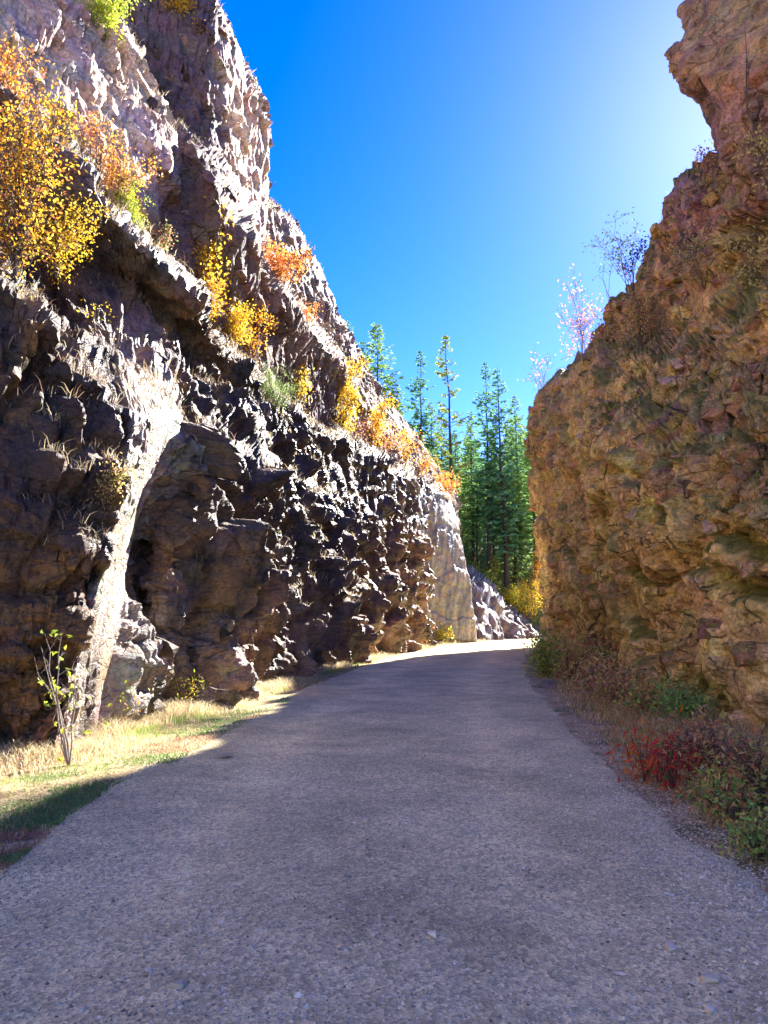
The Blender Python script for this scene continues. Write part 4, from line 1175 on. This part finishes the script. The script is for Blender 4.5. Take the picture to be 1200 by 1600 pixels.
gshrub(1150, 1290, 1150, 1230, 90, 'low green and rust weeds in front of the dead tangle', 900, 0.045, ['green', 'olive', 'redbrown'], 92, GV, stems=14, twigs=8, narrow=0.35)
gshrub(1190, 1345, 1185, 1285, 90, 'small leafy weeds nearest the lower right corner', 800, 0.035, ['green', 'olive'], 93, GV, stems=14, twigs=8, narrow=0.45)
gshrub(1112, 1262, 1112, 1222, 60, 'low green weeds right of the crimson plant by the gravel', 600, 0.045, ['green', 'olive'], 94, GV, stems=12, twigs=8, narrow=0.35)
# ------------------------------------------------------------------ grasses, litter, gravel (uncountable)
def edge_x(E, y):
    P0, _ = resample(E, 1500)
    o = np.argsort(P0[:, 1])
    return np.interp(y, P0[o, 1], P0[o, 0])
def wall_x(y):
    pts = [(c[0] if not isinstance(c[0], str) else c) for c in []]
    return None
# foot of the left wall as a polyline
LB = np.array([(-8, 2), (-7.2, 6.5), (-5.8, 8.7), (-4.7, 8.9), (-4.12, 9.3), (-4.3, 10.9), (-4.2, 12.3), (-3.95, 12.7), (-3.5, 14.9), (-2.7, 18.2), (-1.95, 25.2), (-0.5, 35.5), (2.3, 47), (3, 53), (5, 57), (8, 64)])
RB_ = np.array([(5.4, -16), (5.4, -2), (5.6, 5.5), (5.2, 9.2), (5.1, 10.7), (5.3, 12.8), (5.8, 17), (6.3, 21), (7.0, 27), (8.3, 36), (9.6, 45)])
def lbx(y): return np.interp(y, LB[:, 1], LB[:, 0])
def rbx(y): return np.interp(y, RB_[:, 1], RB_[:, 0])

def blades(name, C, H, lean, col, wd, mat=M_grass):
    n = len(C)
    r = np.random.default_rng(len(C))
    a = r.random(n) * 6.283
    s = np.stack([np.cos(a), np.sin(a), a * 0], 1)
    b = r.random(n) * 6.283
    l = np.stack([np.cos(b), np.sin(b), b * 0], 1) * (lean * r.uniform(0.3, 1.4, n))[:, None]
    up = np.array([0, 0, 1.0])
    H = H[:, None]; w_ = (wd * r.uniform(0.6, 1.3, n))[:, None]
    m = C + up * H * 0.55 + l * H * 0.35
    t = C + up * H * (1 - 0.25 * lean) + l * H * 1.0
    v = np.stack([C - s * w_, C + s * w_, m + s * w_ * 0.7, m - s * w_ * 0.7, t], 1)
    k = np.arange(n)[:, None] * 5
    q = k + [0, 1, 2, 3]; tr = k + [3, 2, 4]
    return mesh_from(name, v.reshape(-1, 3), q, tr, cols=np.repeat(col, 5, axis=0), mat=mat)

def sample_y(n, y0, y1, r, pw=1.6):
    """more samples near the viewpoint"""
    u = r.random(n)
    a, b = y0 ** (1 - pw), y1 ** (1 - pw)
    return (a + u * (b - a)) ** (1 / (1 - pw))
r = np.random.default_rng(21)
STRAW = np.array([(0.78, 0.66, 0.42), (0.86, 0.74, 0.50), (0.64, 0.50, 0.28), (0.58, 0.52, 0.26), (0.72, 0.58, 0.40)])
n = 46000
y = sample_y(n, 4.5, 66, r, 1.9)
t = r.beta(1.6, 1.05, n)
xl, xr = lbx(y) - 0.1, edge_x(LE, y) - 0.02
x = xl * t + xr * (1 - t)
q = np.stack([x, y, x * 0], 1)
dn = fbm(q * 1.3, 3, 201)
keep = (dn > -1.0) & (r.random(n) < 0.5 + 0.8 * t)
q, t, dn = q[keep], t[keep], dn[keep]
q[:, 2] = surf_z(q[:, 0], q[:, 1])
H = (0.05 + 0.17 * sstep(t, 0.15, 0.6)) * r.uniform(0.5, 1.4, len(q)) * (1 + 0.5 * dn)
col = STRAW[r.integers(0, 5, len(q))] * r.uniform(0.7, 1.2, (len(q), 1))
gr = (fbm(q * 0.9, 3, 203) > 0.05) & (t < 0.55)
col[gr] = np.array([0.34, 0.42, 0.12]) * r.uniform(0.7, 1.3, (gr.sum(), 1))
H[gr] *= 0.6
o = link('dry_grass', blades('dry_grass', q, H, 0.75, col, 0.0035 + 0 * H + 0.00012 * q[:, 1]))
tag(o, 'straw coloured dry grass along the foot of the left wall', 'grass', kind='stuff')
# low green and reddish cover between grass and road on the left
n = 26000
y = sample_y(n, 3.0, 30, r, 1.9)
x = edge_x(LE, y) - r.beta(1.2, 2.4, n) * 1.2 + 0.12 + 0.32 * sstep(y, 7.5, 9) * (1 - sstep(y, 15, 18))
q = np.stack([x, y, surf_z(x, y)], 1)
f = fbm(q * 1.1, 3, 205)
q = q[f > -0.2]; f = f[f > -0.2]
col = np.where((fbm(q * 0.7, 2, 207) > 0.05)[:, None], np.array([[0.42, 0.24, 0.15]]), np.array([[0.16, 0.28, 0.08]])) * r.uniform(0.6, 1.5, (len(q), 1))
o = link('ground_cover', blades('ground_cover', q, r.uniform(0.015, 0.07, len(q)), 1.2, col, 0.0045))
tag(o, 'short green and reddish ground cover between dry grass and road on the left', 'ground cover', kind='stuff')
# right verge
n = 46000
y = sample_y(n, 3.2, 40, r, 1.9)
t = r.beta(1.15, 1.3, n)
xl, xr = edge_x(RE, y) + 0.25, rbx(y) + 0.1
x = xl * (1 - t) + xr * t
q = np.stack([x, y, x * 0], 1)
f = fbm(q * 1.0, 3, 209)
kp = (f > -0.7) & (r.random(n) < 0.45 + t)
q, t, f = q[kp], t[kp], f[kp]
VC = np.array([(0.84, 0.62, 0.26), (0.66, 0.42, 0.17), (0.38, 0.40, 0.11), (0.52, 0.28, 0.13), (0.90, 0.72, 0.35)])
col = VC[r.integers(0, 5, len(q))] * r.uniform(0.6, 1.25, (len(q), 1))
H = (0.09 + 0.22 * sstep(t, 0.05, 0.4)) * r.uniform(0.5, 1.3, len(q))
o = link('verge_grass', blades('verge_grass', q, H, 0.9, col, 0.0045 + 0.00018 * q[:, 1]))
tag(o, 'mixed brown and olive grass tangle along the right verge', 'grass', kind='stuff')
# grass and twigs on the ledges of the cliffs
def ledge_grass(rock, n, name, label, seed, hmax=0.28, cols=STRAW, zmin=2.0, ymax=50):
    rr = np.random.default_rng(seed)
    g = rock.V.reshape(rock.nu, rock.nv, 3)
    nn = grid_normals(rock.V, rock.nu, rock.nv)
    vis = (rock.px > -80) & (rock.px < 1280) & (rock.py > -60)
    okk = np.where((nn[:, 2] > 0.52) & (rock.V[:, 2] > zmin) & (rock.V[:, 1] < ymax) & vis & (fbm(rock.V * 0.6, 2, seed) > -0.25))[0]
    i = rr.choice(okk, n)
    C = rock.V[i] + rr.normal(0, 0.05, (n, 3)) * np.array([1, 1, 0.2])
    col = cols[rr.integers(0, len(cols), n)] * rr.uniform(0.6, 1.2, (n, 1))
    H = rr.uniform(0.3, 1, n) * hmax
    o = link(name, blades(name, C, H, 0.9, col, 0.003 + 0.00035 * C[:, 1]))
    tag(o, label, 'grass', kind='stuff')
LC = np.concatenate([STRAW * 0.8, np.array([(0.22, 0.12, 0.08), (0.30, 0.20, 0.13), (0.16, 0.10, 0.07)])])
ledge_grass(wall, 16000, 'ledge_grass', 'dry grass and dead stems on the ledges of the left wall', 31, 0.24, LC)
ledge_grass(upper, 9000, 'ledge_grass', 'dry growth in the clefts of the upper left crag', 32, 0.26, LC, ymax=70)
ledge_grass(right, 9000, 'ledge_moss', 'moss and dead grass on the ledges of the right cliff', 33, 0.16, np.array([(0.10, 0.12, 0.03), (0.16, 0.17, 0.04), (0.20, 0.13, 0.08), (0.12, 0.08, 0.05)]))

def pebbles(name, C, S, col, mat, label, seed):
    """small broken stones: squashed irregular octahedra"""
    rr = np.random.default_rng(seed)
    n = len(C)
    base = np.array([(1, 0, -0.4), (0, 1, -0.4), (-1, 0, -0.4), (0, -1, -0.4), (0.1, 0, 1)], float)
    v = base[None] * rr.uniform(0.6, 1.3, (n, 5, 1)) + rr.normal(0, 0.18, (n, 5, 3))
    v[:, 4, :2] += rr.normal(0, 0.3, (n, 2))
    v[:, :, 2] *= rr.uniform(0.4, 0.85, (n, 1))
    a = rr.random(n) * 6.28
    c, s = np.cos(a)[:, None], np.sin(a)[:, None]
    x = v[:, :, 0] * c - v[:, :, 1] * s; yv = v[:, :, 0] * s + v[:, :, 1] * c
    v = np.stack([x, yv * 0.8, v[:, :, 2]], 2) * S[:, None, None] + C[:, None, :]
    f = np.array([(0, 1, 4), (1, 2, 4), (2, 3, 4), (3, 0, 4)])
    T = (np.arange(n)[:, None, None] * 5 + f[None]).reshape(-1, 3)
    o = link(name, mesh_from(name, v.reshape(-1, 3), tris=T, cols=np.repeat(col, 5, axis=0), mat=mat))
    tag(o, label, 'gravel', kind='stuff')
t_ = NT('pebble')
c_ = t_.attr('tint')
c_ = t_.mix(0.6, c_, t_.mix(1.0, c_, t_.ramp(t_.noise(90, 4, 0.7), [(0.3, 0.6), (0.7, 1.4)]), 'MULTIPLY'))
M_peb = t_.end(t_.bsdf(c_, 0.8, None, 0.35))
def grey(n, rr, lo=0.22, hi=0.75):
    v = lo + (hi - lo) * rr.beta(1.2, 1.3, (n, 1))
    tint = np.array([[1.0, 0.88, 0.60], [0.95, 0.86, 0.64], [1.0, 0.82, 0.52]])[rr.integers(0, 3, n)]
    return v * tint
n = 28000
y = sample_y(n, 2.2, 20, r, 2.2)
u = r.random(n)
x = edge_x(LE, y) * (1 - u) + edge_x(RE, y) * u
zc = surf_z(x, y)
S = 0.004 + 0.017 * r.beta(1.0, 5, n)
pebbles('road_gravel', np.stack([x, y, zc + S * 0.15], 1), S, grey(n, r, 0.12, 0.95), M_peb, 'loose small stones strewn over the grey road', 41)
n = 17000
y = sample_y(n, 2.8, 30, r, 1.9)
off = r.normal(0.08, 0.40, n)
x = edge_x(RE, y) + off
S = 0.006 + 0.014 * r.beta(1.1, 4, n)
pebbles('verge_gravel', np.stack([x, y, surf_z(x, y) + S * 0.2], 1), S, grey(n, r, 0.3, 0.95), M_peb, 'band of pale broken stones along the right edge of the road', 42)
n = 9000
y = sample_y(n, 3, 24, r, 1.9)
x = edge_x(LE, y) + r.normal(0.05, 0.33, n)
S = 0.005 + 0.010 * r.beta(1.1, 4, n)
pebbles('verge_gravel', np.stack([x, y, surf_z(x, y) + S * 0.2], 1), S, grey(n, r, 0.15, 0.6), M_peb, 'scattered stones along the left edge of the road', 43)
# broken rock at the feet of the cliffs
n = 1500
y = sample_y(n, 6.5, 60, r, 1.4)
side = r.random(n) < 0.5
x = np.where(side, lbx(y) + np.abs(r.normal(0.05, 0.35, n)), rbx(y) - np.abs(r.normal(0.1, 0.45, n)))
S = 0.02 + 0.11 * r.beta(1.0, 4, n)
pebbles('scree', np.stack([x, y, S * 0.15], 1), S, grey(n, r, 0.15, 0.6) * np.array([1.0, 0.85, 0.7]), M_peb, 'broken rock fallen along the feet of both cliffs', 44)
# fallen leaves
n = 3600
y = sample_y(n, 3.0, 24, r, 1.9)
side = r.random(n) < 0.68
x = np.where(side, edge_x(RE, y) + np.abs(r.normal(0.1, 0.8, n)) , edge_x(LE, y) - np.abs(r.normal(0, 0.7, n)))
C = np.stack([x, y, surf_z(x, y) + 0.008 + r.random(n) * 0.03], 1)
D = np.stack([r.normal(0, 1, n), r.normal(0, 1, n), r.normal(0, 0.25, n)], 1)
Nn = np.array([0, 0, 1]) + r.normal(0, 0.5, (n, 3))
LP = np.array([(0.55, 0.42, 0.24), (0.42, 0.25, 0.12), (0.62, 0.50, 0.18), (0.28, 0.16, 0.09), (0.60, 0.56, 0.46)])
o = link('leaf_litter', small_leaves('leaf_litter', C, D, Nn, r.uniform(0.02, 0.045, n), r.uniform(0.012, 0.028, n), LP[r.integers(0, 5, n)], M_leaf))
tag(o, 'fallen leaves scattered over both verges', 'leaf litter', kind='stuff')

# ------------------------------------------------------------------ single stones and blocks
import bmesh
def stone_mesh(seed, col, mat, flat=0.6, npts=16, name='stone'):
    rr = random.Random(seed)
    bm = bmesh.new()
    for i in range(npts):
        v = Vector((rr.gauss(0, 1), rr.gauss(0, 1), rr.gauss(0, 1))).normalized()
        v = Vector((math.copysign(abs(v.x) ** 0.6, v.x), math.copysign(abs(v.y) ** 0.6, v.y), math.copysign(abs(v.z) ** 0.6, v.z)))
        bm.verts.new((v.x * 0.5, v.y * 0.42 * rr.uniform(0.85, 1.1), v.z * 0.5 * flat))
    bmesh.ops.convex_hull(bm, input=list(bm.verts))
    for v in [v for v in bm.verts if not v.link_faces]:
        bm.verts.remove(v)
    bmesh.ops.bevel(bm, geom=list(bm.edges), offset=0.010, segments=1, affect='EDGES', clamp_overlap=True)
    bmesh.ops.triangulate(bm, faces=bm.faces[:])
    co = np.array([v.co[:] for v in bm.verts])
    tr = np.array([[v.index for v in f.verts] for f in bm.faces]) if False else None
    bm.verts.ensure_lookup_table(); bm.verts.index_update()
    tr = np.array([[v.index for v in f.verts] for f in bm.faces])
    bm.free()
    return mesh_from(name, co, tris=tr, cols=np.tile(np.array([*col, 0.15]), (len(co), 1)), mat=mat)
stones = [
 (677, 1476, 0.062, 'pale grey flat stone lying alone in the lower middle of the road', 0.75),
 (1048, 1490, 0.070, 'largest half buried pale stone near the lower right of the road', 0.55),
 (1110, 1542, 0.080, 'dull grey embedded stone near the bottom right corner', 0.45),
 (1108, 1588, 0.060, 'flat pale stone on the bottom edge at the right', 0.65),
 (972, 1530, 0.035, 'small white stone left of the half buried pale stones', 0.8),
 (1161, 1494, 0.045, 'grey stone near the right edge of the road surface', 0.5),
 (583, 1476, 0.038, 'small light stone left of the lone flat stone', 0.6),
 (276, 1557, 0.070, 'dull bluish stone sunk in the road at the lower left', 0.40),
 (466, 1573, 0.040, 'small bright stone on the bottom edge left of centre', 0.85),
 (345, 1452, 0.040, 'pale pebble left of the middle of the road', 0.6),
 (232, 1528, 0.038, 'pale pebble above the dull bluish stone', 0.6),
 (347, 1327, 0.050, 'light stone in the left wheel track', 0.6),
 (548, 1379, 0.040, 'bluish pebble in the middle of the road', 0.45),
 (356, 1188, 0.26, 'flat grey stone slab bedded at the left edge of the road', 0.33),
 (570, 1294, 0.085, 'thin light sliver of stone further up the road', 0.55),
 (1098, 1380, 0.050, 'cream stone at the right edge of the gravel', 0.7),
]
for i, (px, py, s, lb, v) in enumerate(stones):
    g = G(px, py)
    o = link('stone', stone_mesh(500 + i, (min(0.95, v * 1.3), min(0.88, v * 1.12), v * 0.78), M_peb, 0.5 if s < 0.2 else 0.12, 10))
    o.location = (g[0], g[1], float(surf_z(g[0:1], g[1:2])[0]) + s * 0.10)
    o.scale = (s, s, s)
    o.rotation_euler = (0, 0, i * 1.3)
    tag(o, lb, 'stone', 'single stones on the road')
M_boul = rock_material('boulder_rock', rust_amt=0.2, varnish=0.15, pale=0.4, litter_amt=0.2, k=2.0)
boul = [(858, 1075, 0.42, 'pale rounded stone among the bushes on the right verge', (0.42, 0.34, 0.28)),
        (148, 1140, 0.42, 'pale boulder at the foot of the white slab', (0.50, 0.45, 0.40)),
        (172, 1128, 0.50, 'grey boulder leaning behind the pale boulder by the slab', (0.22, 0.18, 0.17)),
        (118, 1165, 0.25, 'small whitish rock in the dry grass left of the boulders', (0.52, 0.47, 0.42)),
        (232, 1122, 0.55, 'brown block standing at the wall foot behind the orange weed', (0.24, 0.17, 0.13)),
        (300, 1108, 0.35, 'dark broken rock in the yellow weeds at the wall foot', (0.20, 0.15, 0.12)),
        (600, 1022, 0.7, 'rock lying at the far end of the dark wall foot', (0.30, 0.22, 0.17)),
        (560, 1036, 0.6, 'tan rock half in the grass before the far wall foot', (0.34, 0.26, 0.20)),
        (960, 1062, 0.9, 'grey blue block protruding at the foot of the right cliff', (0.24, 0.23, 0.23)),
        (1190, 1190, 0.4, 'brown rock in the tangle at the right frame edge', (0.24, 0.17, 0.12))]
for i, (px, py, s, lb, c) in enumerate(boul):
    g = G(px, py)
    o = link('rock', stone_mesh(700 + i, c, M_boul, 0.75, 20, 'rock'))
    o.location = (g[0], g[1], s * 0.22)
    o.scale = (s, s, s)
    o.rotation_euler = (0.3 * math.sin(i), 0.2, i * 1.1)
    tag(o, lb, 'rock', 'fallen rocks along the cliff feet')
# blocks that can be told apart in the cliffs: parts of them
def rock_blocks(rock, spots, tints, seed, mat):
    ms = [stone_mesh(seed + k, tints[k % len(tints)], mat, 0.75, 12, 'rock_block') for k in range(6)]
    rr = random.Random(seed)
    for (px, py, spx) in spots:
        p = rock.at(px, py, 6)
        s = spx / F * p[1] * 0.92
        o = link('rock_block', rr.choice(ms), rock.obj)
        o.location = p + np.array([-0.16 * s if rock in (wall, upper) else 0.16 * s, s * 0.24, -s * 0.05])
        o.scale = (s * rr.uniform(0.8, 1.2), s * rr.uniform(0.8, 1.2), s * rr.uniform(0.7, 1.1))
        o.rotation_euler = (rr.gauss(0, 0.2), rr.gauss(0, 0.25), rr.uniform(-0.6, 0.6))
rock_blocks(wall, [(18, 720, 52), (150, 735, 34), (120, 690, 30), (60, 640, 30), (150, 600, 34), (70, 560, 44), (130, 520, 36), (215, 880, 44), (262, 1010, 52), (300, 760, 46), (232, 820, 40),
 (360, 700, 36), (330, 880, 40), (300, 1020, 46), (390, 780, 38), (420, 900, 40), (350, 990, 44), (470, 760, 34), (460, 880, 36), (440, 1010, 34), (520, 820, 30), (540, 930, 34), (590, 830, 26),
 (610, 900, 30), (640, 800, 26), (630, 950, 30), (380, 640, 34), (440, 680, 30), (500, 720, 24), (260, 560, 36), (300, 620, 34), (330, 560, 30)], [DK, BK, BR, DK, RB, BK], 900, M_wall)
rock_blocks(upper, [(348, 44, 34), (300, 60, 40), (270, 120, 44), (356, 210, 34), (330, 250, 36), (365, 300, 34), (480, 400, 26), (500, 440, 24), (515, 480, 22), (460, 370, 28), (440, 350, 24), (535, 530, 20),
 (300, 330, 40), (380, 420, 34), (430, 500, 34), (480, 560, 26), (240, 160, 34), (560, 620, 20), (600, 670, 18), (640, 700, 16)], [PU, U2, LT, PU, U2, BR], 930, M_up)
rock_blocks(right, [(1060, 560, 52), (1040, 590, 44), (1090, 500, 50), (925, 600, 34), (960, 640, 40), (905, 680, 32), (950, 700, 34), (1000, 690, 40), (1120, 640, 60), (1160, 580, 60), (1180, 700, 66), (870, 720, 30),
 (880, 800, 34), (930, 790, 38), (990, 800, 44), (1060, 760, 50), (1110, 820, 56), (1170, 880, 66), (900, 900, 34), (960, 920, 40), (1030, 920, 48), (1100, 980, 56), (1170, 1020, 64), (920, 1000, 34), (1000, 1020, 42),
 (1020, 360, 30), (1060, 340, 36), (1110, 300, 44), (1050, 430, 40), (1130, 430, 50), (1180, 500, 54), (975, 480, 28)], [OC, OB, RD, TN, OB, OC], 960, M_right)
rock_blocks(block, [(1080, 120, 44), (1110, 180, 50), (1130, 60, 52), (1170, 140, 66), (1140, 230, 48)], [PR, RD, OB, PR, RD, OB], 990, M_block)
